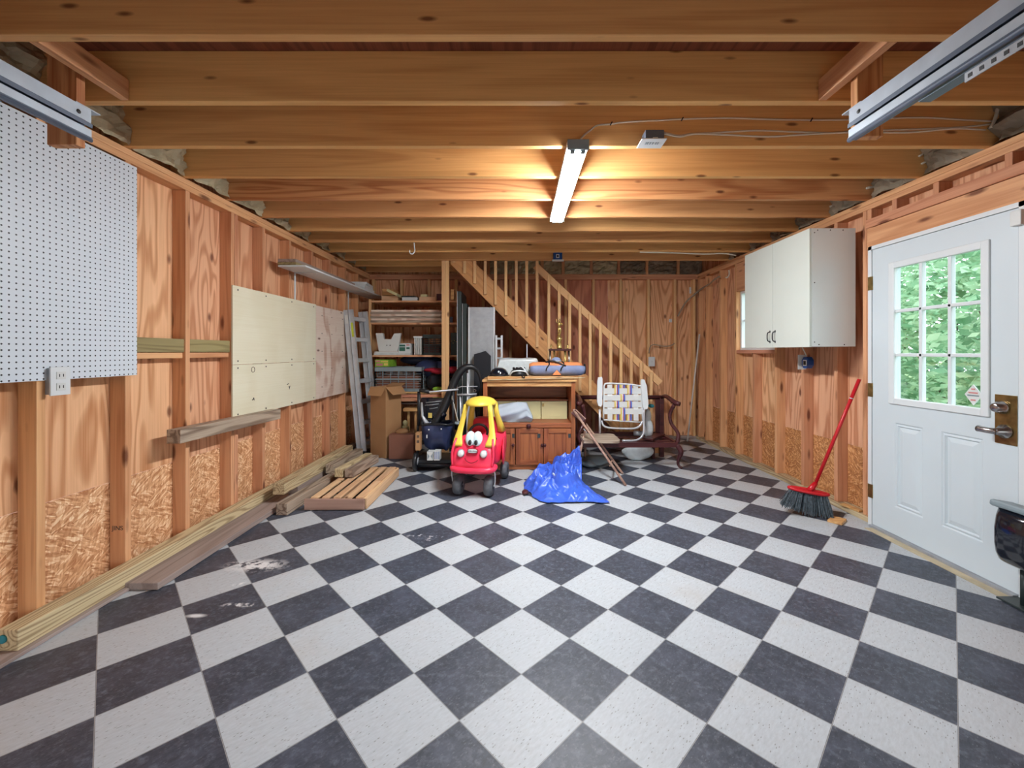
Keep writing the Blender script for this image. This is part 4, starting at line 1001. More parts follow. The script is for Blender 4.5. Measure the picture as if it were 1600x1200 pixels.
# wheels
def wheel(x, y, r, w_, nm='wheel'):
    m = tm @ Matrix.Translation((x, y, r)) @ Matrix.Rotation(math.pi / 2, 4, 'Y')
    b = B(); b.lathe([(r * .5, -w_), (r * .86, -w_), (r * .97, -w_ * .5), (r, 0), (r * .97, w_ * .5), (r * .86, w_), (r * .5, w_)], m, 28); wh = b.build(nm, 'tyre', car, True)
    b = B(); b.lathe([(r * .3, -w_ * 1.15), (r * .3, w_ * 1.15)], m, 14); b.build('hub', 'black', wh, True)
for s in (-1, 1):
    wheel(s * .142, .02, .092, .036); wheel(s * .175, .58, .085, .034)
    b = B(); b.tube(bez([tm @ V(p) for p in ((s * .145, .0, .225), (s * .19, -.005, .222), (s * .2, 0, .2), (s * .197, .015, .13), (s * .19, .02, .094))], 4), .006, 6); b.tube([tm @ V((s * .10, .02, .092)), tm @ V((s * .195, .02, .092))], .008, 6)
    b.build('wheel_fork', 'alu', car, True)

# ================================================================== OAK CABINET
KY = 4.63; KX0, KX1 = px(755, KY), px(899, KY); KT = pz(593, KY); KB = KY + .5
kc = thing('oak_cabinet', 'oak cabinet with an open shelf, cream inner doors and panelled lower doors', 'cabinet', ((KX0 + KX1) / 2, KY + .25, 0))
beam('cabinet_top', (KX0 - .01, KY + .24, KT - .012), (KX1 + .01, KY + .24, KT - .012), .53, .024, 'cabtop', kc)
beam('apron', (KX0 + .04, KY + .012, pz(600, KY)), (KX1 - .04, KY + .012, pz(600, KY)), .024, .055, 'cabtop', kc)
for x in (KX0 + .022, KX1 - .022): panel('side_panel', x - .022, x + .022, KY, KB, 0, KT - .025, 'cab', kc)
panel('back_panel', KX0 + .045, KX1 - .045, KB - .02, KB - .005, .03, KT - .03, 'cab', kc, 'x')
ZL = pz(661, KY)
beam('ledge', (KX0 + .045, KY + .245, ZL - .012), (KX1 - .045, KY + .245, ZL - .012), .47, .024, 'cab', kc)
beam('ledge_rail', (KX0 + .045, KY + .01, ZL - .03), (KX1 - .045, KY + .01, ZL - .03), .02, .044, 'cab', kc)
KY2 = KY + .26
for (x0, x1) in ((768, 806), (807, 845), (846, 886)):
    X0, X1 = px(x0, KY2), px(x1, KY2); Z0, Z1 = ZL + .002, pz(627, KY2) - .0
    d_ = B(); d_.box(X0, X1, KY2, KY2 + .018, Z0, Z1, .003); cdr = d_.build('cream_door', 'cream', kc)
    b = B()
    for (a, c, e, f) in ((X0 + .03, X1 - .03, Z0 + .028, Z0 + .034), (X0 + .03, X1 - .03, Z1 - .034, Z1 - .028), (X0 + .03, X0 + .036, Z0 + .028, Z1 - .028), (X1 - .036, X1 - .03, Z0 + .028, Z1 - .028)): b.box(a, c, KY2 - .003, KY2, e, f)
    b.build('panel_moulding', 'cream', cdr)
    if x0 == 846:
        b = B(); b.box(X0 + .008, X0 + .03, KY2 - .008, KY2 - .0031, Z1 - .06, Z1 - .025, .002); b.build('latch', 'brass', cdr)
panel('shelf_divider', KX0 + .045, KX1 - .045, KY2, KB - .02, pz(626, KY2), pz(624, KY2), 'cab', kc, 'x')
for i in range(3):
    X0, X1 = KX0 + .045 + i * (KX1 - KX0 - .09) / 3 + .004, KX0 + .045 + (i + 1) * (KX1 - KX0 - .09) / 3 - .004
    Z0, Z1 = .06, ZL - .06
    g = thing_door = beam('door', (( X0 + X1) / 2, KY + .01, Z0 + .04), ((X0 + X1) / 2, KY + .01, Z1 - .04), X1 - X0 - .08, .012, 'cab', kc, up=(0, 1, 0), bev=0)
    for (p, q, w_, h_, u) in (((X0 + .025, KY + .003, Z0), (X0 + .025, KY + .003, Z1), .05, .022, (0, 1, 0)), ((X1 - .025, KY + .003, Z0), (X1 - .025, KY + .003, Z1), .05, .022, (0, 1, 0)), ((X0 + .05, KY + .003, Z0 + .025), (X1 - .05, KY + .003, Z0 + .025), .022, .05, (0, 0, 1)), ((X0 + .05, KY + .003, Z1 - .025), (X1 - .05, KY + .003, Z1 - .025), .022, .05, (0, 0, 1))):
        beam('door_frame', p, q, w_, h_, 'cab', g, up=u)
    b = B(); kx = X0 + .012 if i == 2 else (X1 - .03 if i == 0 else X0 + .0); 
    kx = {0: X1 - .02, 1: X1 - .012, 2: X0 + .012}[i]
    b.ball((kx, KY - .022, (Z0 + Z1) / 2 + .02), .017, .015, .017, 14); b.build('knob', 'mahog', g, True)
    b = B(); b.box(X1 - .06 if i == 1 else X1 - .03, X1 - .028 if i == 1 else X1 - .004, KY - .012, KY - .008, Z1 - .10, Z1 - .055, .002); b.build('hinge', 'darkgreen', g)
beam('plinth', (KX0 + .045, KY + .03, .028), (KX1 - .045, KY + .03, .028), .02, .056, 'cab', kc)
b = B(); b.lathe([(.012, 0), (.026, .006), (.02, .014), (.006, .018)], Matrix.Translation((px(826, KY), KY - .02, ZL - .03)) @ Matrix.Rotation(math.pi / 2, 4, 'X')); b.build('drawer_knob', 'mahog', kc, True)
# white cloth on the ledge
cl = B(); poly_c = [(781, 630), (793, 627.5), (806, 627), (817, 627.3), (823, 628.5), (827, 638), (832.5, 648), (831, 656), (825, 660.5), (800, 660.5), (784, 660.5), (778, 650), (778, 640)]
def cf(u, v):
    # bulging cloth in the outline
    x = 779 + 53 * u; yt = 631 - 4 * math.sin(min(1, u * 1.4) * math.pi / 2) + max(0, u - .82) * 120; yb = 660.8 - max(0, u - .9) * 60
    y = yt + (yb - yt) * v; d = .05 + .07 * math.sin(math.pi * min(1, v * .8 + .1)) + .035 * noise.noise(V((u * 3 + v * 4, v * 3, 1))) + .012 * math.sin(9 * (u + 1.3 * v))
    p = at(x, y, KY + .12); return (p.x, KY + .13 - d, max(p.z, ZL + .003))
cl.grid(cf, 34, 20, .006); tag(cl.build('white_cloth', 'cloth', None, True), 'crumpled pale blue white cloth lying on the ledge of the oak cabinet', 'cloth')

# board and things on the cabinet top
bd = tag(beam('top_board', (px(762, 4.68), 4.80, KT + .017), (px(896, 4.68), 4.80, KT + .017), .34, .032, 'cabtop'), 'thick loose board lying on top of the oak cabinet', 'board')
BZ = KT + .0335
hm = thing('black_helmet', 'black helmet at the left end of the oak cabinet top', 'helmet', (px(780, 4.75), 4.75, BZ))
b = B(); c = V((px(780, 4.75), 4.76, BZ)); b.lathe([(.105, .0), (.104, .02), (.096, .045), (.075, .072), (.045, .088), (.01, .094)], Matrix.Translation(c), 28); b.build('shell', 'blackgloss', hm, True)
b = B(); b.tube([c + V((math.cos(a) * .108, math.sin(a) * .108, .006)) for a in [k * math.pi / 12 for k in range(24)]], .008, 8, closed=True); b.build('brim', 'black', hm, True)
b = B(); b.ball(c + V((-.002, -.092, .045)), .011, .006, .016, 10); b.build('white_emblem', 'white', hm, True)
h2 = thing('bicycle_helmet', 'black and white vented bicycle helmet right of the black helmet', 'helmet', (px(811, 4.72), 4.72, BZ))
c = V((px(811, 4.72), 4.74, BZ)); b = B(); b.ball(c + V((0, 0, .02)), .1, .11, .075, 24)
for v in b.bm.verts: v.co.z = max(v.co.z, BZ + .002)
b.build('shell', 'black', h2, True)
b = B(); b.tube(bez([c + V(p) for p in ((-.1, -.05, .012), (-.07, -.09, .05), (0, -.112, .062), (.07, -.09, .05), (.1, -.05, .012))], 5), .009, 8); b.tube(bez([c + V(p) for p in ((.02, .0, .098), (.05, -.05, .085), (.075, -.085, .045))], 4), .010, 8); b.build('white_band', 'white', h2, True)
b = B()
for dx in (-.06, -.025, .02, .055): b.ball(c + V((dx, -.03, .088)), .016, .03, .013, 10)
b.build('fin', 'blackgloss', h2, True)
b = B(); b.tube(bez([c + V(p) for p in ((.03, -.10, .02), (.04, -.135, -.005), (.055, -.125, -.02), (.06, -.1, .0))], 4), .007, 6); b.build('chin_strap', 'black', h2, True)
wb2 = B()
def bagf(u, v):
    a = u * 2 * math.pi; x = 809 + 33 * math.cos(a) * (1 - .25 * v); 
    p = at(x, 583, 4.98); r = 1 - .25 * v
    hgt = .20 * v * (1 - .12 * math.sin(a * 2 + 1))
    return (px(808 + 32 * r * math.copysign(abs(math.cos(a)) ** .6, math.cos(a)), 4.98) + .0, 4.98 + .07 * r * math.sin(a), KT + .035 + hgt * .93 + .012 * noise.noise(V((a * 3, v * 4, 2))))
wb2.grid(bagf, 40, 10)
wb2.bm.faces.new([wb2.bm.verts[i * 11 + 10] for i in range(40)]) if False else None
b = B(); b.box(px(778, 4.98), px(841, 4.98), 4.91, 5.04, KT + .001, pz(560, 4.98), .03); bmesh.ops.subdivide_edges(b.bm, edges=b.bm.edges[:], cuts=4, use_grid_fill=True); crumple(b, .022, 9, 4)
for v in b.bm.verts: v.co.z = max(v.co.z, KT + .002); v.co.y = max(v.co.y, 4.975 - .06)
wb2.bm.free(); tag(b.build('plastic_bag', 'bag', None, True), 'bulky white translucent plastic bag behind the two helmets', 'bag')
# rolled tent: orange on top, blue grey below
tn = thing('rolled_tent', 'orange and blue grey rolled tent bag with black straps on the oak cabinet', 'bag', (px(870, 4.78), 4.78, BZ))
TX0, TX1 = px(827, 4.75), px(914, 4.75); cz = BZ + .078; cy2 = 4.79
def half(a0, a1, x0, x1, r, mt, nm, n=14):
    rings = []
    for i in range(15):
        t = i / 14; x = x0 + (x1 - x0) * t; ed = min(1, min(t, 1 - t) * 12) ** .5 * .25 + .75
        ring = []
        for k in range(n + 1):
            a = a0 + (a1 - a0) * k / n; rr_ = r * ed * (1 + .05 * noise.noise(V((x * 9, a * 2, 0))))
            ring.append((x, cy2 + rr_ * 1.15 * math.cos(a), cz + rr_ * .98 * math.sin(a)))
        ring.append((x, cy2, cz)); rings.append(ring)
    b = B(); b.loft(rings); b.build(nm, mt, tn, True)
half(math.radians(5), math.radians(148), TX0, TX1 - .03, .078, 'orange', 'orange_half')
half(math.radians(148), math.radians(365), TX0 + .01, TX1, .077, 'bluegrey', 'blue_half')
for x in (856, 879):
    X = px(x, 4.7); b = B(); b.tube([(X + .02 * math.sin(k), cy2 - .095 * math.sin(.3 + k * .3), cz + .085 * math.cos(.3 + k * .3)) for k in range(6)], .008, 6); b.build('strap', 'black', tn, True)
b = B(); b.tube(bez([(px(853, 4.7), cy2 - .03, cz + .075), (px(866, 4.7), cy2 - .06, cz + .088), (px(884, 4.7), cy2 - .088, cz + .035)], 5), .009, 6); b.build('carry_handle', 'black', tn, True)
b = B(); c = V((px(870, 4.7), cy2 - .093, cz - .045)); b.prism([c + V((-.05, 0, -.02)), c + V((0, -.004, .035)), c + V((.05, 0, -.02))], (0, .01, 0)); b.build('orange_patch', 'orange', tn)
b = B(); b.ball((TX1 + .002, cy2, cz - .002), .012, .07, .06, 16); b.build('striped_end', 'blackcloth', tn, True)
cp = thing('grey_cap', 'grey and white cap on top of the rolled tent', 'cap', (px(869, 4.8), 4.8, cz + .08))
b = B(); c = V((px(869, 4.8), 4.80, cz + .081)); b.lathe([(.055, 0), (.053, .02), (.042, .038), (.02, .048), (.004, .05)], Matrix.Translation(c), 20); b.build('crown', 'bluegrey', cp, True)
b = B(); b.lathe([(.056, .0), (.060, .006), (.056, .012)], Matrix.Translation(c), 20); b.build('cap_band', 'offwhite', cp, True)
# trophy
tp = thing('trophy', 'tall gold trophy with a figure on columns behind the rolled tent', 'trophy', (px(874, 5.02), 5.02, KT))
TY = 5.02
def tz(y): return pz(y, TY)
tx = px(874, TY)
b = B(); b.box(px(857, TY), px(892, TY), TY - .05, TY + .05, KT + .001, KT + .05, .004); b.build('base', 'cab', tp)
for x in (859.5, 866, 883, 889):
    b = B(); b.lathe([(.012, KT + .05), (.012, tz(548))], Matrix.Translation((px(x, TY), TY, 0)), 12); b.build('column', 'gold' if x in (866, 883) else 'chrome', tp, True)
b = B(); b.box(px(857, TY), px(892, TY), TY - .05, TY + .05, tz(548), tz(545), .003); b.build('tier_plate', 'mahog', tp)
for x in (861, 887):
    b = B(); c = V((px(x, TY), TY, tz(545))); b.lathe([(.014, 0), (.006, .012), (.012, .03), (.004, .05)], Matrix.Translation(c), 10); b.build('finial', 'gold', tp, True)
b = B(); b.lathe([(.03, tz(545)), (.03, tz(542.5)), (.026, tz(541)), (.026, tz(532)), (.034, tz(531)), (.034, tz(528)), (.02, tz(526)), (.012, tz(522))], Matrix.Translation((tx, TY, 0)), 16); b.build('riser', 'gold', tp, True)
fb = B(); z0_ = tz(522)
fb.bm.free()
fb = B(); fb.tube([(tx - .012, TY, z0_), (tx - .01, TY, z0_ + .05), (tx, TY, z0_ + .09)], [.008, .012, .014], 8); fb.tube([(tx + .014, TY, z0_), (tx + .012, TY, z0_ + .05), (tx, TY, z0_ + .09)], [.008, .012, .014], 8)
fb.tube([(tx, TY, z0_ + .085), (tx, TY, z0_ + .125), (tx, TY, z0_ + .145)], [.015, .021, .009], 8); fb.ball((tx + .002, TY, z0_ + .16), .013, .013, .016, 10)
fb.tube([(tx - .015, TY, z0_ + .135), (tx - .035, TY, z0_ + .14), (tx - .035, TY, z0_ + .19)], .006, 6); fb.tube([(tx + .015, TY, z0_ + .135), (tx + .035, TY, z0_ + .12), (tx + .02, TY, z0_ + .10)], .006, 6)
fb.build('figure', 'gold', tp, True)
# long thin moulding sloping over the cabinet front
tag(beam('moulding_strip', V((px(762, 4.60), 4.60, pz(599, 4.60) + .038)), V((px(914, 4.60), 4.60, pz(590, 4.60))), .03, .009, 'treated'), 'long thin pale moulding strip laid aslant along the cabinet front edge', 'strip')

# ================================================================== TARP
tpn = B()
rows = [  # Y, x left, x right, crest height, pixel rows on the floor
    (4.60, 868, 906, .30), (4.48, 850, 909, .27), (4.36, 836, 909, .22), (4.22, 822, 909, .17), (4.08, 816, 912, .15), (3.94, 822, 924, .15),
    (3.82, 829, 934, .12), (3.72, 833, 944, .08), (3.64, 842, 950, .035), (3.60, 858, 953, .004)]
def tf(u, v):
    s = u * (len(rows) - 1); i = min(int(s), len(rows) - 2); f = s - i; r0, r1 = rows[i], rows[i + 1]
    Y = r0[0] * (1 - f) + r1[0] * f; xl = r0[1] * (1 - f) + r1[1] * f; xr = r0[2] * (1 - f) + r1[2] * f; h = r0[3] * (1 - f) + r1[3] * f
    x = xl + (xr - xl) * v; X = px(x, Y)
    ed = min(1, min(v, 1 - v) * 4.5, u * 30 if False else 1)
    if u < .4: ed = max(ed * .6, min(1, .5 + .5 * v) * min(1, v * 9))          # leans against the cabinet on the right
    n = 1 - abs(noise.noise(V((X * 5 + 1.3 * Y, Y * 4.3, 3.1)))) * 2.2; n2 = 1 - abs(noise.noise(V((X * 11 - 5 * Y, Y * 9, 7.7)))) * 2.4
    n3 = 1 - abs(noise.noise(V((X * 24 + 9 * Y, Y * 20, 1.7)))) * 2.4; fold = .5 + .36 * n + .2 * n2 * (1.25 - v) + .09 * n3
    hollow = .17 * math.exp(-((x - 884) / 11) ** 2 - ((Y - 4.0) / .12) ** 2)
    z = max(.003, h * ed * fold * .95 - hollow * .9 + .004 + .006 * (1 + n2))
    rq = ((x - 884) / 11) ** 2 + ((Y - 4.0) / .12) ** 2; z += .075 * math.exp(-(rq - 2.4) ** 2 / 1.2) * ed
    if v > .97 or v < .02: z = min(z, .012 + (.16 if (u < .3 and v > .9) else 0))
    return (X + .03 * noise.noise(V((X * 9, Y * 9, 0))) * (1 - v), Y + .02 * noise.noise(V((X * 8, Y * 8, 5))), z)
tpn.grid(tf, 150, 120); tag(tpn.build('tarpaulin', 'tarp', None, True), 'crumpled bright blue tarpaulin heaped on the tiles in front of the oak cabinet', 'tarpaulin')
for v_ in (0,): pass
for (x0, y0_, x1, y1_) in ((864, 742, 884, 764),):
    b = B(); b.bar(at(x0, y0_ + 1, 3.93) + V((0, 0, .02)), at(x1, y1_, 3.80) + V((0, 0, .012)), .014, .012); o = b.build('white_rod', 'bag'); tag(o, 'short pale rod poking out of the blue tarpaulin', 'rod')
lump('brown_block', [((px(821, 3.84), 3.84, .022), (.03, .05, .02)), ], 'mahog', 'small dark brown block peeking out under the left edge of the tarpaulin', 'block', 4)

# ================================================================== FOLDING CHAIR (brown)
fc = thing('folding_chair', 'worn brown folding chair with thin slanting metal legs in front of the dark settee', 'folding chair', (.75, 4.45, 0))
def brn(nm, pts, r, mt='foldwood', par=None):
    b = B(); b.tube([V(p) for p in pts], r, 8); return b.build(nm, mt, par or fc, True)
A0, A1 = at(896, 640, 4.58), V((px(978, 4.07), 4.07, .008))
B0_, B1_ = at(910, 655, 4.86), V((px(973, 4.47), 4.47, .008))
brn('leg', [A0, A1], .0125); brn('leg', [B0_, B1_], .0125)
beam('back_slat', at(896, 642, 4.575), at(912, 657, 4.58), .09, .012, 'foldwood', fc, (0, .6, 1))
brn('leg', [at(914, 673, 4.57), V((px(900, 4.53), 4.53, .006))], .012); brn('leg', [at(915, 676, 4.86), V((px(914, 4.95), 4.95, .006))], .012)
brn('stretcher', [at(953, 728, 4.20), at(957, 717, 4.58)], .008)
beam('hinge_plate', at(912, 670, 4.59), at(917, 676, 4.585), .02, .01, 'alu', fc)
b = B(); sz = pz(684, 4.55); n = []
sx0, sx1, sy0, sy1, r_ = px(911, 4.45), px(969, 4.45), 4.40, 4.80, .06
for (cx_, cyy, a0) in ((sx1 - r_, sy1 - r_, 0), (sx0 + r_ * .3, sy1 - r_ * .3, 90), (sx0 + r_ * .3, sy0 + r_ * .3, 180), (sx1 - r_, sy0 + r_, 270)):
    q = r_ if cx_ > (sx0 + sx1) / 2 else r_ * .3
    for k in range(6): a = math.radians(a0 + 18 * k); n.append((cx_ + q * math.cos(a), cyy + q * math.sin(a), sz))
b.prism(n, (0, 0, -.028)); b.build('seat', 'greyed', fc)

# ================================================================== DARK SETTEE
se = thing('wooden_settee', 'old dark mahogany settee frame with curved arms and legs beside the oak cabinet', 'settee', (1.2, 4.95, 0))
SY0, SY1 = 4.70, 5.22; SX0, SX1 = px(908, 4.70), px(1058, 4.70); SZ = pz(691, 4.70)
beam('seat_rail', (SX0, SY0, SZ - .028), (SX1, SY0, SZ - .028), .04, .056, 'mahog', se)
beam('seat_rail', (SX0, SY1, SZ - .02), (SX1, SY1, SZ - .02), .04, .075, 'mahog', se)
for x in (SX0, SX1): beam('seat_rail', (x, SY0 + .02, SZ - .028), (x, SY1 - .02, SZ - .028), .036, .056, 'mahog', se)
beam('seat_slat', (SX0 + .02, SY0 + .16, SZ - .02), (SX1 - .02, SY0 + .16, SZ - .02), .05, .018, 'mahog', se)
beam('seat_slat', (SX0 + .02, SY0 + .36, SZ - .02), (SX1 - .02, SY0 + .36, SZ - .02), .05, .018, 'mahog', se)
beam('seat_panel', (SX1 - .3, SY0 + .1, SZ + .012), (SX1 - .05, SY0 + .42, SZ + .012), .12, .02, 'mahog', se)
def leg(pts, nm='leg'):
    b = B(); P = bez([p[0] for p in pts], 5); R = []
    for i in range(len(P)): t = i / (len(P) - 1) * (len(pts) - 1); k = min(int(t), len(pts) - 2); R.append(pts[k][1] * (1 - t + k) + pts[k + 1][1] * (t - k))
    b.tube(P, R, 10); b.build(nm, 'mahog', se, True)
for sx in (SX0, SX1):
    s = 1 if sx > 1 else -1
    leg([(V((sx + s * .0, SY0 - .0, SZ - .03)), .03), (V((sx + s * .03, SY0 - .03, SZ - .10)), .03), (V((sx + s * .01, SY0 - .01, .10)), .018), (V((sx + s * .01, SY0 - .01, .04)), .014), (V((sx + s * .04, SY0 - .04, .012)), .014)])
    b = B(); b.box(sx - .026, sx + .026, SY1 - .026, SY1 + .026, .001, pz(618, 5.2), .005); b.build('rear_post', 'mahog', se)
    leg([(V((sx, SY0, SZ - .01)), .026), (V((sx + s * .02, SY0 + .02, SZ + .09)), .02), (V((sx - s * .04, SY0 + .07, SZ + .2)), .019), (V((sx - s * .05, SY0 + .08, SZ + .30)), .02), (V((sx - s * .02, SY0 + .04, .70)), .022)], 'arm_support')
    leg([(V((sx - s * .0, SY1, .735)), .022), (V((sx - s * .01, SY1 - .2, .765)), .024), (V((sx + s * .0, SY0 + .08, .725)), .028), (V((sx + s * .035, SY0 + .02, .712)), .026)], 'armrest')
b = B(); b.tube([(SX0 - .02, SY1, pz(621, 5.2)), (SX1 + .02, SY1, pz(621, 5.2))], .026, 12); b.build('top_rail', 'mahog', se, True)
panel('back_splat', px(1024, SY1), px(1033, SY1), SY1 - .01, SY1 + .01, SZ, pz(624, 5.2), 'mahog', se)
b = B(); b.box(px(1018, 5.16), px(1022, 5.16), 5.12, 5.18, .001, SZ - .056, .004); b.build('centre_leg', 'mahog', se)
panel('red_back_panel', px(1034, 5.2), px(1056, 5.2) , 5.20, 5.212, SZ + .06, .66, 'sidingb', se) if False else None

# ================================================================== LAWN CHAIR
lc = thing('lawn_chair', 'folded white lawn chair with woven striped webbing standing on the dark settee', 'lawn chair', (px(972, 4.85), 4.85, SZ))
LY = 4.83
def lt(nm, pts, r=.011, mt='alu', n=0): return tb(nm, [(x, y, Y) for x, y, Y in pts], r, mt, lc, 10, n)
lt('back_frame', [(943, 656, LY), (943.5, 610, LY), (944.5, 602, LY), (949, 599, LY), (975, 600, LY), (997, 602.5, LY), (1002, 606, LY), (1002.5, 625, LY), (1004.5, 658, LY)], .010, 'white', 3)
lt('front_tube', [(937, 640, LY - .06), (937.5, 680, LY - .06)], .012)
lt('seat_tube', [(940, 657, LY - .04), (943, 665, LY - .05), (952, 668.5, LY - .06), (972, 669.5, LY - .06), (990, 669.5, LY - .06), (999, 666, LY - .05), (1004, 658, LY - .04)], .011, 'alu', 4)
lt('leg_tube', [(1006, 640, LY - .05), (1006, 662, LY - .05), (1005.5, 676, LY - .06), (1001, 684, LY - .07), (992, 688, LY - .08), (972, 688.5, LY - .08)], .011, 'alu', 4)
lt('lower_tube', [(943, 656, LY), (1003, 660, LY)], .008, 'white')
for (pts) in ([(935, 589.5), (940.5, 589), (941.5, 592), (941, 632), (939, 635.5), (935, 634), (933, 628), (933.5, 596)], [(1002, 593), (1006.5, 593), (1010.5, 603), (1013, 633), (1011.5, 639), (1006, 640), (1004, 633), (1001.5, 598)]):
    b = B(); b.prism([(px(x, LY - .05), LY - .055, pz(y, LY - .05)) for x, y in pts], (0, .03, 0)); b.build('armrest', 'white', lc)
def web(nm, mt, x0, x1, y0, y1, d, par=None):
    b = B(); Y = LY - .004 - d; b.box(px(x0, LY), px(x1, LY), Y - .002, Y, pz(y1, LY), pz(y0, LY)); return b.build(nm, mt, par or lc)
hy = [(606.5, 615.5), (617, 626), (627.5, 636.5), (638, 647)]
for i, (a, c) in enumerate(hy): web('webbing_band', 'offwhite', 944, 1002.5, a, c, .004)
vx = [(949, 956.5), (959.5, 967), (969, 976.5), (979.5, 987), (989.5, 997)]
for j, (a, c) in enumerate(vx):
    st_ = [(a, c, 'offwhite')] if j in (0, 4) else [(a, a + 2.6, 'stY'), (a + 2.6, a + 4, 'white'), (a + 4, a + 5.2, 'stR'), (a + 5.2, c, 'stB')]
    first = None
    for q, (s0, s1, mt) in enumerate(st_):
        # woven: in front of every other band
        b = B(); cuts = [601] + [(hy[k][1] + hy[k + 1][0]) / 2 for k in range(3)] + [657]
        def wf_(u, v, s0=s0, s1=s1, j=j):
            y = 601 + 56 * u; k = sum(1 for c in cuts[1:4] if y > c); over = (k + j) % 2 == 1
            d = .5 - .5 * math.cos(min(1, min(abs(y - c) for c in cuts[1:4]) / 2.0) * math.pi)
            return (px(s0 + (s1 - s0) * v, LY), LY - .007 - (.007 if over else -.007) * d, pz(y, LY))
        b.loft([[V(wf_(k / 48, 0)), V(wf_(k / 48, 1)), V(wf_(k / 48, 1)) + V((0, .0012, 0)), V(wf_(k / 48, 0)) + V((0, .0012, 0))] for k in range(49)])
        b.build('webbing_strap' if len(st_) == 1 else 'webbing_stripe', mt, lc)

# clutter around the settee
lump('soft_toy', [((px(1013, 5.0), 5.0, SZ + .1), (.06, .07, .11)), ((px(1012, 5.0), 5.0, SZ + .24), (.045, .05, .09))], 'bag', 'pale patterned soft toy sitting on the settee right of the lawn chair', 'soft toy', 6, .3)
lump('teal_cap', [((px(1017, 4.99), 4.98, pz(634, 4.98)), (.035, .04, .022))], 'teal', 'teal cap shaped tip on the pale patterned soft toy', 'cap', 3)
b = B(); b.ball((px(996, 5.07), 5.07, .10), .19, .075, .115, 28); crumple(b, .03, 8, 3)
for v in b.bm.verts: v.co.z = max(v.co.z, .002)
tag(b.build('white_sack', 'bag', None, True), 'white plastic sack on the tiles under the settee', 'sack')
lump('clear_wrap', [((px(935, 4.75), 4.85, .05), (.15, .12, .05)), ((px(922, 4.7), 4.78, .04), (.09, .1, .04))], 'crate', 'crumpled translucent wrapping lying under the settee behind the chair legs', 'wrapping', 5, .5)
b = B(); b.tube([(px(990, 5.05), 5.05, SZ + .035), (px(1003, 5.05), 5.03, SZ + .035)], .03, 12); tag(b.build('metal_roll', 'alud', None, True), 'small metal roll on the settee seat behind the lawn chair tube', 'roll')

# ================================================================== STAIRCASE
sc_ = thing('staircase', 'open pine staircase rising to the left along the back wall', 'staircase', (.6, 5.8, 0))
SYN, SYF = 5.40, 6.27
def ul(X): return 2.417 - 1.016 * (X + .874)           # lower edge of the string board
def uu(X): return 2.40 - 1.005 * (X + .539)            # its upper edge
def string(y0_, y1_):
    b = B(); pts = [(-.874, ul(-.874)), (-.874, 2.68), (-.81, 2.68), (1.86, 0.0), (1.505, 0.0)]
    b.prism([(x, y0_, z) for x, z in pts], (0, y1_ - y0_, 0)); return b
for (a, c) in ((SYN, SYN + .038), (SYF - .038, SYF)):
    # the grain of the string follows the slope
    b = string(a, c); ang_ = math.atan2(-1.01, 1); W = Matrix.Translation((.5, (a + c) / 2, 1.3)) @ Matrix.Rotation(-ang_, 4, 'Y')
    bmesh.ops.recalc_face_normals(b.bm, faces=b.bm.faces); b.bm.transform(W.inverted()); mk('string_board', b.bm, 'stair', W, sc_)
n_t = 12
for k in range(1, n_t + 1):
    z = k * .2055; xf = 1.86 - z * .995
    beam('tread', (xf - .12, SYN + .04, z - .015), (xf - .12, SYF - .04, z - .015), .25, .028, 'stair', sc_)
    beam('riser', (xf - .01, SYN + .04, z - .125), (xf - .01, SYF - .04, z - .125), .018, .19, 'sidingb', sc_)
# sloping board under the steps
bs = B(); bs.bar((-.86, (SYN + SYF) / 2, ul(-.86) + .012), (1.49, (SYN + SYF) / 2, ul(1.49) + .012), SYF - SYN - .08, .01); 
o = bs.build('soffit_board', 'sidingb', sc_)
# handrail and balusters
HX0, HZ0, HX1, HZ1 = px(843, 5.38), pz(418, 5.38), px(1033, 5.38), pz(598, 5.38)
beam('handrail', (HX0 - .05, 5.42, HZ0 + .03), (HX1, 5.42, HZ1 - .01), .036, .085, 'baluster', sc_, up=(0, 0, 1))
def ylow(x): return 412 + (x - 704) * 1.017
for i, x in enumerate([709.5, 726, 742, 758.3, 774.4, 790.6, 806.8, 823, 839.2]):
    X = px(x, 5.38)
    beam('baluster', (X, 5.381, pz(ylow(x) - 7, 5.38)), (X, 5.381, ZJ - .001 if i < 8 else ZJ - .001), .036, .036, 'baluster', sc_, up=(0, 1, 0))
for i, x in enumerate([857.5, 873.7, 890, 906, 922, 938, 954, 970, 986, 1001.5, 1017]):
    X = px(x, 5.38); zt = pz(418 + (x - 843) * .947, 5.38) + .02; zb = max(.0, pz(ylow(x) - 7, 5.38))
    beam('baluster', (X, 5.381, zb), (X, 5.381, zt), .036, .036, 'baluster', sc_, up=(0, 1, 0))

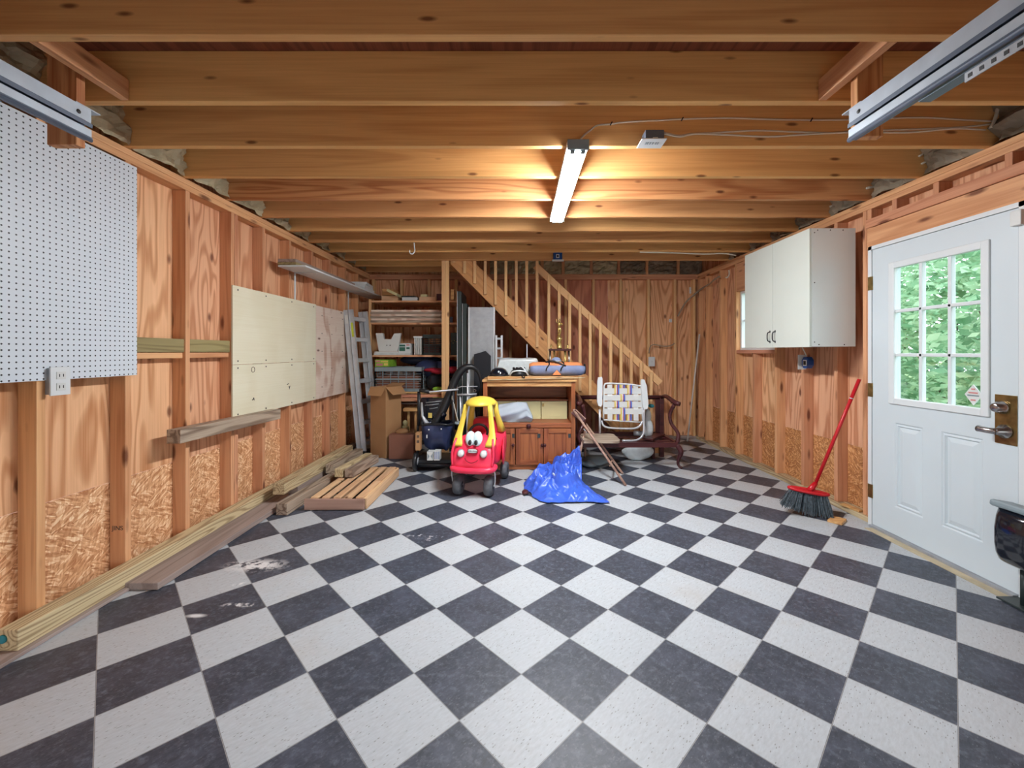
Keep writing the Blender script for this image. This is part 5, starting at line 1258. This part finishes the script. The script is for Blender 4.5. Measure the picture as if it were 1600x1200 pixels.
# ================================================================== RIGHT WALL AND BACK WALL FITTINGS
wc_ = thing('wall_cabinet', 'white two-door cabinet hung high on the right wall', 'cabinet', (2.48, 3.82, 1.335))
CB0, CB1, CZ0, CZ1, CXF = 3.343, 4.30, 1.335, 2.27, 2.315
b = B()
for (x0, x1, y0_, y1_, z0, z1) in ((CXF, XR - .001, CB0, CB0 + .018, CZ0, CZ1), (CXF, XR - .001, CB1 - .018, CB1, CZ0, CZ1), (CXF, XR - .001, CB0 + .018, CB1 - .018, CZ0, CZ0 + .018), (CXF, XR - .001, CB0 + .018, CB1 - .018, CZ1 - .018, CZ1), (XR - .012, XR - .001, CB0 + .018, CB1 - .018, CZ0 + .018, CZ1 - .018)):
    b.box(x0, x1, y0_, y1_, z0, z1)
b.build('cabinet_body', 'cabside', wc_)
for (x, z) in ((2.335, 2.235), (2.335, 1.84), (2.335, 1.37), (2.36, 2.255), (2.46, 2.255), (2.56, 2.255), (2.37, 1.35), (2.57, 1.35)):
    b = B(); b.ball((x, CB0 - .0005, z), .005, .002, .005, 8); b.build('screw', 'ink', wc_)
for (a, c, hy_) in ((CB0 + .001, 3.826, 3.79), (3.830, CB1 - .001, 3.868)):
    d_ = B(); d_.box(CXF - .02, CXF - .001, a, c, CZ0 - .004, CZ1, .002); do = d_.build('door', 'cabwhite', wc_)
    b = B(); b.tube(bez([(CXF - .02, hy_, 1.385), (CXF - .042, hy_, 1.395), (CXF - .047, hy_, 1.43), (CXF - .042, hy_, 1.465), (CXF - .02, hy_, 1.475)], 4), .005, 8)
    b.ball((CXF - .021, hy_, 1.383), .004, .009, .012, 8); b.ball((CXF - .021, hy_, 1.477), .004, .009, .012, 8); b.build('handle', 'black', do, True)
jb = thing('junction_box', 'blue junction box with a white card beneath the wall cabinet', 'junction box', (XR - .03, 3.9, 1.19))
b = B(); c = V((XR - .001, 3.86, 1.195)); b.prism([c + V((0, .045 * math.cos(math.radians(22.5 + 45 * k)) * 1.08, .052 * math.sin(math.radians(22.5 + 45 * k)) * 1.08)) for k in range(8)], (-.05, 0, 0)); b.build('box', 'bluebox', jb)
b = B(); b.box(XR - .056, XR - .051, 3.845, 3.875, 1.175, 1.21); b.build('window_cutout', 'ink', jb); b = B(); b.box(XR - .054, XR - .051, 3.835, 3.885, 1.165, 1.22); b.build('white_square', 'white', jb)
b = B(); b.box(XR - .075, XR - .001, 3.918, 3.924, 1.13, 1.265); b.build('white_card', 'offwhite', jb)
b = B(); b.tube(bez([(XR - .03, 3.87, 1.25), (XR - .04, 3.88, 1.29), (XR - .05, 3.9, 1.334)], 4), .005, 6); b.build('cable', 'cable', jb, True)

br = thing('broom', 'red handled broom with grey bristles leaning by the white door', 'broom', (2.28, 3.38, 0))
hd0, hd1 = V((2.37, 3.41, .185)), V((2.595, 3.225, 1.085))
b = B(); b.tube([hd0, hd1], .0125, 12); b.build('broom_handle', 'broomred', br, True)
b = B(); b.tube([hd0 + (hd1 - hd0) * .83, hd0 + (hd1 - hd0) * .838], .0135, 12); b.build('silver_collar', 'alu', br, True)
hc = V((2.325, 3.40, .175)); ax = V((.92, -.38, -.10)).normalized(); ay = V((.38, .92, 0)).normalized()
b = B(); b.tube([hc + ax * math.cos(a) * .135 + ay * math.sin(a) * .045 for a in [k * math.pi / 14 for k in range(28)]], .013, 8, closed=True)
b.obox(frame(hc - ax * .12, hc + ax * .12), .24, .02, .03, .006); b.tube([hc + V((.0, 0, -.01)), hd0 + (hd1 - hd0) * .06], [.026, .017], 12); b.build('broom_cap', 'broomred', br, True)
rnd = random.Random(4); b = B()
for k in range(420):
    u = rnd.uniform(-1, 1); w_ = rnd.uniform(-1, 1); p0 = hc + ax * u * .125 + ay * w_ * .035 + V((0, 0, -.01)); e = V((2.285, 3.35, 0)) + ax * u * .165 - V((.03, 0, 0)) * (u < 0) * abs(u) + ay * w_ * .07
    e.z = .005 + rnd.uniform(0, .02) + max(0, -u) * .05
    b.tube([p0, p0.lerp(e, .55) + V((rnd.uniform(-.006, .006), rnd.uniform(-.006, .006), 0)), e], [.0028, .0028, .0018], 4)
tag(b.build('bristles', 'bristle', br), kind='stuff')

for (l, c, s, r) in (('small square wood scrap on the tiles right of the broom', (2.42, 3.22, .010), (.13, .09, .018), .7), ('thin wood scrap lying on the sill plate behind the broom', (2.655, 3.38, .049), (.045, .16, .014), .2)):
    b = B(); b.obox(Matrix.Translation(c) @ Matrix.Rotation(r, 4, 'Z'), *s, .002); tag(b.build('wood_scrap', 'cabtop'), l, 'wood scrap')
b = B(); b.tube([at(1093, 522, 6.1) , V((px(1074, 6.12), 6.12, .002))], .011, 10); tag(b.build('white_pipe', 'pvc', None, True), 'thin white pipe leaning in the back right corner', 'pipe')

outlet('light_switch', 'white light switch plate on the back wall at the foot of the stairs', (px(1018, YB - .01), YB - .012, pz(565, YB)), (1, 0, 0), (0, -1, 0), .095, .14, 'switch', cat='switch')
outlet('wall_outlet', 'small white outlet high in the back right corner', (px(1079.5, YBs), YBs - .012, pz(454, YBs)), (1, 0, 0), (0, -1, 0), .06, .095)
outlet('wall_outlet', 'tiny white socket on the back wall, left of the corner stud', (px(1047, YBs), YBs - .012, pz(501, YBs)), (1, 0, 0), (0, -1, 0), .045, .05)
def cable(name, label, pts, r=.006, mat='cable', n=6, group=None, cat='cable'):
    b = B(); b.tube(bez([at(*p) for p in pts], n), r, 6); return tag(b.build(name, mat, None, True), label, cat, group)
cable('cable', 'pale cable loop across the bay above the light switch', [(1014, 552, 6.285), (1016, 542, 6.285), (1022, 538.5, 6.3), (1036, 541, 6.3), (1048, 540, 6.3), (1054, 536, 6.285)], .008, 'cableg')
cable('cable', 'brown cable rising aslant through the back right corner', [(1059, 494, 6.28), (1072, 472, 6.30), (1090, 456, 6.25), (1098, 450, 6.15), (1108, 444, 5.9), (1116, 437, 5.72), (1124, 432, 5.45)], .011, 'cableg')
cable('cable', 'short white cable end at the top of a right wall stud', [(1139, 422, 5.36), (1139.5, 428, 5.36), (1137, 433, 5.36), (1134, 434, 5.38)], .008)

# black bin at the right edge of the picture
bn = thing('garden_bin', 'glossy black container with a grey rim at the right edge beside the door', 'container', (2.5, 2.08, 0))
BY = 2.04; X0b = px(1576, BY)
rings = []
for (y, xl) in ((903, 1590), (898, 1583), (885, 1577), (870, 1574.5), (845, 1574.5), (825, 1578), (813, 1583)):
    z = pz(y, BY); x0_ = px(xl, BY + .09); x1_ = 2.60; n = 24; cx_ = (x0_ + x1_) / 2; hw = (x1_ - x0_) / 2
    rings.append([(cx_ + hw * math.copysign(abs(math.cos(a)) ** .6, math.cos(a)), BY + .09 + .09 * math.copysign(abs(math.sin(a)) ** .6, math.sin(a)), z) for a in [2 * math.pi * k / n for k in range(n)]])
b = B(); b.loft(rings); b.build('container_body', 'blackgloss', bn, True)
b = B(); b.obox(Matrix.Translation((2.535, BY + .09, pz(808, BY))) @ Matrix.Rotation(.18, 4, 'Y'), .125, .2, .035, .012); b.build('grey_rim', 'crate', bn)
b = B(); b.tube([(px(1599, BY + .1), BY + .1, pz(903, BY)), (px(1599, BY + .1), BY + .1, 0.004)], .012, 10); b.build('stand_leg', 'darkgreen', bn, True)
b = B(); b.obox(Matrix.Translation((px(1599, BY + .1) + .03, BY + .1, .006)), .16, .16, .01, .003); b.build('stand_foot', 'darkgreen', bn)

# ================================================================== GARAGE DOOR TRACKS, BLOCKING
def track(label, X, s):
    t = thing('door_track', label, 'track', (X, .5, 2.2), 'garage door tracks')
    y0_, y1_ = YF + .005, 1.75
    def prof(pts, nm, mt):
        b = B(); b.prism([(X + s * x, y0_, z) for x, z in pts], (0, y1_ - y0_, 0)); b.build(nm, mt, t)
    # upper angle iron and lower rolled C channel; s points away from the room's centre
    prof([(0, 2.290), (.045, 2.290), (.045, 2.286), (.004, 2.286), (.004, 2.236), (0, 2.236)], 'angle_iron', 'galv')
    # rolled C channel, open towards the room
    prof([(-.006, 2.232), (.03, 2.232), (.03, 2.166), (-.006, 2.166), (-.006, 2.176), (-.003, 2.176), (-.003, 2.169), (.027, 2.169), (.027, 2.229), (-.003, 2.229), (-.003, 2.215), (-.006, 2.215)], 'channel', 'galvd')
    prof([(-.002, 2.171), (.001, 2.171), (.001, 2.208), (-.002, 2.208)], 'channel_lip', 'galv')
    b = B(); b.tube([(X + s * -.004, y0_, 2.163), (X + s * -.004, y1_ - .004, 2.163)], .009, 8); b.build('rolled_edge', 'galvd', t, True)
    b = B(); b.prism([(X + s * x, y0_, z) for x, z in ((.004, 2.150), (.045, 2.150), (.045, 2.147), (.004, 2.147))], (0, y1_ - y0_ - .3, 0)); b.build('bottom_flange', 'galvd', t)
    b = B(); b.box(X + s * .004, X + s * .008, y0_, y1_ - .45, 2.118, 2.146); b.build('punched_strip', 'alud', t)
    b = B()
    for k in range(30): b.box(X + s * .0035 - .0005, X + s * .0035 + .0005, .35 + k * .032, .362 + k * .032, 2.126, 2.138)
    b.build('punched_holes', 'ink', t)
    for y in (1.70, 1.1, .6):
        b = B(); b.ball((X - s * .0005, y, 2.258), .004, .009, .009, 10); b.build('bolt_head', 'ink', t)
    b = B(); b.box(min(X, X + s * .125), max(X, X + s * .125), 1.69, 1.7885, 2.2905, 2.2945); b.build('fixing_tab', 'galv', t); return t
tl = track('galvanised garage door track at the upper left, in front of the pegboard', -1.77, -1)
tr_ = track('galvanised garage door track at the upper right, above the white door', 1.365, 1)
o = beam('hanging_block', (-1.935, 1.808, 2.168), (-1.935, 1.808, 2.60), .125, .038, 'mahog' if False else 'joist2', None, up=(0, 1, 0)); tag(o, 'short reddish post hanging between joists behind the left track', 'wood block')
o = beam('hanging_block', (1.488, 1.81, 2.205), (1.488, 1.81, 2.575), .11, .038, 'joist2', None, up=(0, 1, 0)); tag(o, 'short pine post hanging between joists behind the right track', 'wood block')
for (X, l) in ((-1.82, 'short pine block bridging two joists above the left track'), (1.40, 'short pine block bridging two joists above the right track')):
    o = beam('joist_block', (X, 1.586, 2.50), (X, 1.954, 2.50), .038, .095, 'stud'); tag(o, l, 'wood block')
o = bpy.data.objects['hanging_block']

# ================================================================== CEILING FITTINGS
fx = thing('fluorescent_light', 'lit four foot fluorescent fixture hung under the joists', 'ceiling light', (.322, 2.93, 2.39))
FX0, FX1 = .264, .382
b = B(); b.box(FX0, FX1, 2.315, 3.60, 2.418, 2.4505, .003); b.build('housing', 'white', fx)
b = B(); b.box(FX0, FX1, 2.30, 2.318, 2.395, 2.449, .002); b.build('end_cap', 'crate', fx); b = B(); b.box(FX0, FX1, 3.597, 3.61, 2.40, 2.449, .002); b.build('end_cap', 'crate', fx)
b = B(); b.prism([(FX0 + .008, 2.345, 2.418), (FX0 + .012, 2.345, 2.398), (FX0 + .025, 2.345, 2.388), (FX1 - .025, 2.345, 2.388), (FX1 - .012, 2.345, 2.398), (FX1 - .008, 2.345, 2.418)], (0, 1.225, 0))
b.build('lit_diffuser', 'lamp', fx)
for x in (FX0 + .03, FX1 - .03):
    for y in (2.33, 3.585):
        b = B(); b.box(x - .013, x + .013, y - .014, y + .014, 2.386, 2.418, .003); b.build('lamp_holder', 'crate', fx)
bx = thing('ceiling_box', 'metal electrical box with a pale plate on the joist right of the light', 'junction box', (.745, 2.34, 2.45))
b = B(); b.box(px(1006, 2.34), px(1035, 2.34), 2.31, 2.38, pz(222, 2.32) , pz(204, 2.32), .003); b.build('metal_box', 'galvd', bx)
b = B(); b.box(px(1001, 2.30), px(1040, 2.30), 2.275, 2.38, pz(222, 2.32) - .006, pz(222, 2.32), .002); pp = b.build('cover_plate', 'white', bx)
b = B()
for x in (1010, 1013, 1017, 1021, 1026, 1029): b.box(px(x, 2.3), px(x + 1.8, 2.3), 2.31, 2.335, pz(222, 2.32) - .0068, pz(222, 2.32) - .006)
b.build('printed_digits', 'crate', pp)
b = B(); b.box(px(1020, 2.31), px(1028, 2.31), 2.3085, 2.31, pz(219, 2.31), pz(214.5, 2.31)); b.build('small_label', 'white', bx)
JF = 2.374
cable('cable', 'white cable curving from the lit fixture along the joist to the right', [(905, 220, 2.31), (913, 211, 2.34), (922, 204, JF), (933, 196, JF), (955, 194, JF), (975, 191, JF), (1030, 188, JF), (1070, 186, JF), (1135, 184.5, JF), (1200, 186.5, JF), (1270, 187.5, JF), (1330, 187, JF), (1395, 184.5, JF), (1450, 184, JF), (1500, 187, JF), (1560, 190, JF)], .0048, n=5)
b = B()
for (x, y) in ((955, 193), (1066, 186), (1268, 187)): c = at(x, y, JF - .004); b.obox(Matrix.Translation(c) @ Matrix.Rotation(.5, 4, 'Y'), .006, .006, .022)
b.build('staples', 'ink', bpy.data.objects['cable.003'])
cable('cable', 'upper of two white cables leaving the ceiling box to the right', [(1037, 207, 2.36), (1060, 212, JF), (1082, 209, JF), (1110, 208, JF), (1180, 204, JF), (1240, 206, JF), (1300, 207.5, JF), (1360, 204, JF), (1430, 202, JF), (1500, 199, JF), (1540, 195, JF), (1570, 190, JF)], .0048, n=5, group='cables from the ceiling box')
cable('cable', 'lower of two white cables leaving the ceiling box to the right', [(1037, 209, 2.355), (1062, 213.5, JF - .01), (1085, 209.5, JF - .01), (1130, 210.5, JF - .01), (1200, 213.5, JF - .01), (1260, 210, JF - .01), (1340, 206.5, JF - .01), (1420, 207, JF - .01), (1490, 201, JF - .01), (1540, 203, JF - .01)], .0048, n=5, group='cables from the ceiling box')
# cable stubs poking out over the right wall
for i, (p, l) in enumerate((([(1436, 244, 2.79), (1450, 236, 2.79), (1463, 231, 2.79)], 'left of the first right wall batt'), ([(1440, 256, 2.79), (1460, 246, 2.79), (1485, 232, 2.79)], 'longest, above the door corner'), ([(1354, 294, 3.2), (1372, 290, 3.2), (1400, 278, 3.2)], 'beyond the fourth joist'), ([(1297, 323, 3.62), (1310, 318, 3.62), (1325, 312, 3.62)], 'beyond the fifth joist'), ([(1245, 349, 4.04), (1258, 342, 4.04), (1268, 338, 4.04)], 'beyond the sixth joist'), ([(1560, 165, 2.36), (1555, 185, 2.36), (1548, 200, 2.36)], 'hanging vertically by the near right joist'))):
    cable('cable_stub', 'pale cable stub over the right wall, %s' % l, p, .007 if i < 2 else .009, 'cable', 4, 'cable stubs over the right wall')
cable('cable', 'long white cable running under the far joists to the right', [(1000, 394, 4.88), (1050, 395, 4.88), (1100, 397, 4.88), (1130, 396, 4.88), (1150, 399, 4.89)], .007)
b = B(); b.tube(bez([at(647, 379, 4.452), at(647.5, 386, 4.45), at(648, 392, 4.45), at(645, 396.5, 4.45), at(641, 395.5, 4.45), at(640, 391, 4.45)], 5), .006, 8); tag(b.build('ceiling_hook', 'white', None, True), 'white hook hanging under a joist above the shelves', 'hook')
bb = pbox('blue_box', 864.5, 878.5, 394.5, 405.5, 5.30, .038, 'bluebox', 'small blue box on the joist above the stairs', 'junction box')
pbox('white_square', 869, 874, 397, 403, 5.297, .004, 'white', None, None, bb, bev=0); pbox('dark_square', 870.3, 872.7, 398.2, 401.8, 5.2955, .002, 'ink', None, None, bb, bev=0)
pbox('lower_lip', 863, 881, 405.5, 407.5, 5.29, .048, 'white', None, None, bb, bev=0)

# ================================================================== LIGHT AND CAMERA
w = bpy.data.worlds.new('sky'); SC.world = w; w.use_nodes = True
bg = w.node_tree.nodes['Background']; bg.inputs[0].default_value = (.86, .93, 1.0, 1); bg.inputs[1].default_value = 1.7
def portal(loc, rot, sx, sy):
    l = bpy.data.lights.new('daylight_opening', 'AREA'); l.shape = 'RECTANGLE'; l.size = sx; l.size_y = sy; l.cycles.is_portal = True
    o = bpy.data.objects.new('daylight_opening', l); COL.objects.link(o); o.location = loc; o.rotation_euler = rot
portal((-.1, YF - .08, .5), (math.pi / 2, 0, 0), 3.7, 1.0)
portal((XD + .06, 2.66, 1.42), (math.pi / 2, 0, math.pi / 2), .56, .91)
portal((XRs + .03, 4.8, 1.67), (math.pi / 2, 0, math.pi / 2), .74, .7)

cam = bpy.data.cameras.new('camera'); co = bpy.data.objects.new('camera', cam); COL.objects.link(co)
cam.sensor_width = 36; cam.lens = 36 * F / 1600; cam.shift_x = -(CX - 800) / 1600; cam.shift_y = -(600 - CY) / 1600
cam.clip_start = .02; co.location = (0, 0, H); co.rotation_euler = (math.pi / 2, 0, 0); SC.camera = co
SC.view_settings.view_transform = 'Standard'; SC.view_settings.look = 'None'; SC.view_settings.gamma = 1
SC.view_settings.use_curve_mapping = False; SC.view_settings.exposure = 1.58
SC.cycles.max_bounces = 10; SC.cycles.diffuse_bounces = 6
SC.cycles.use_denoising = True
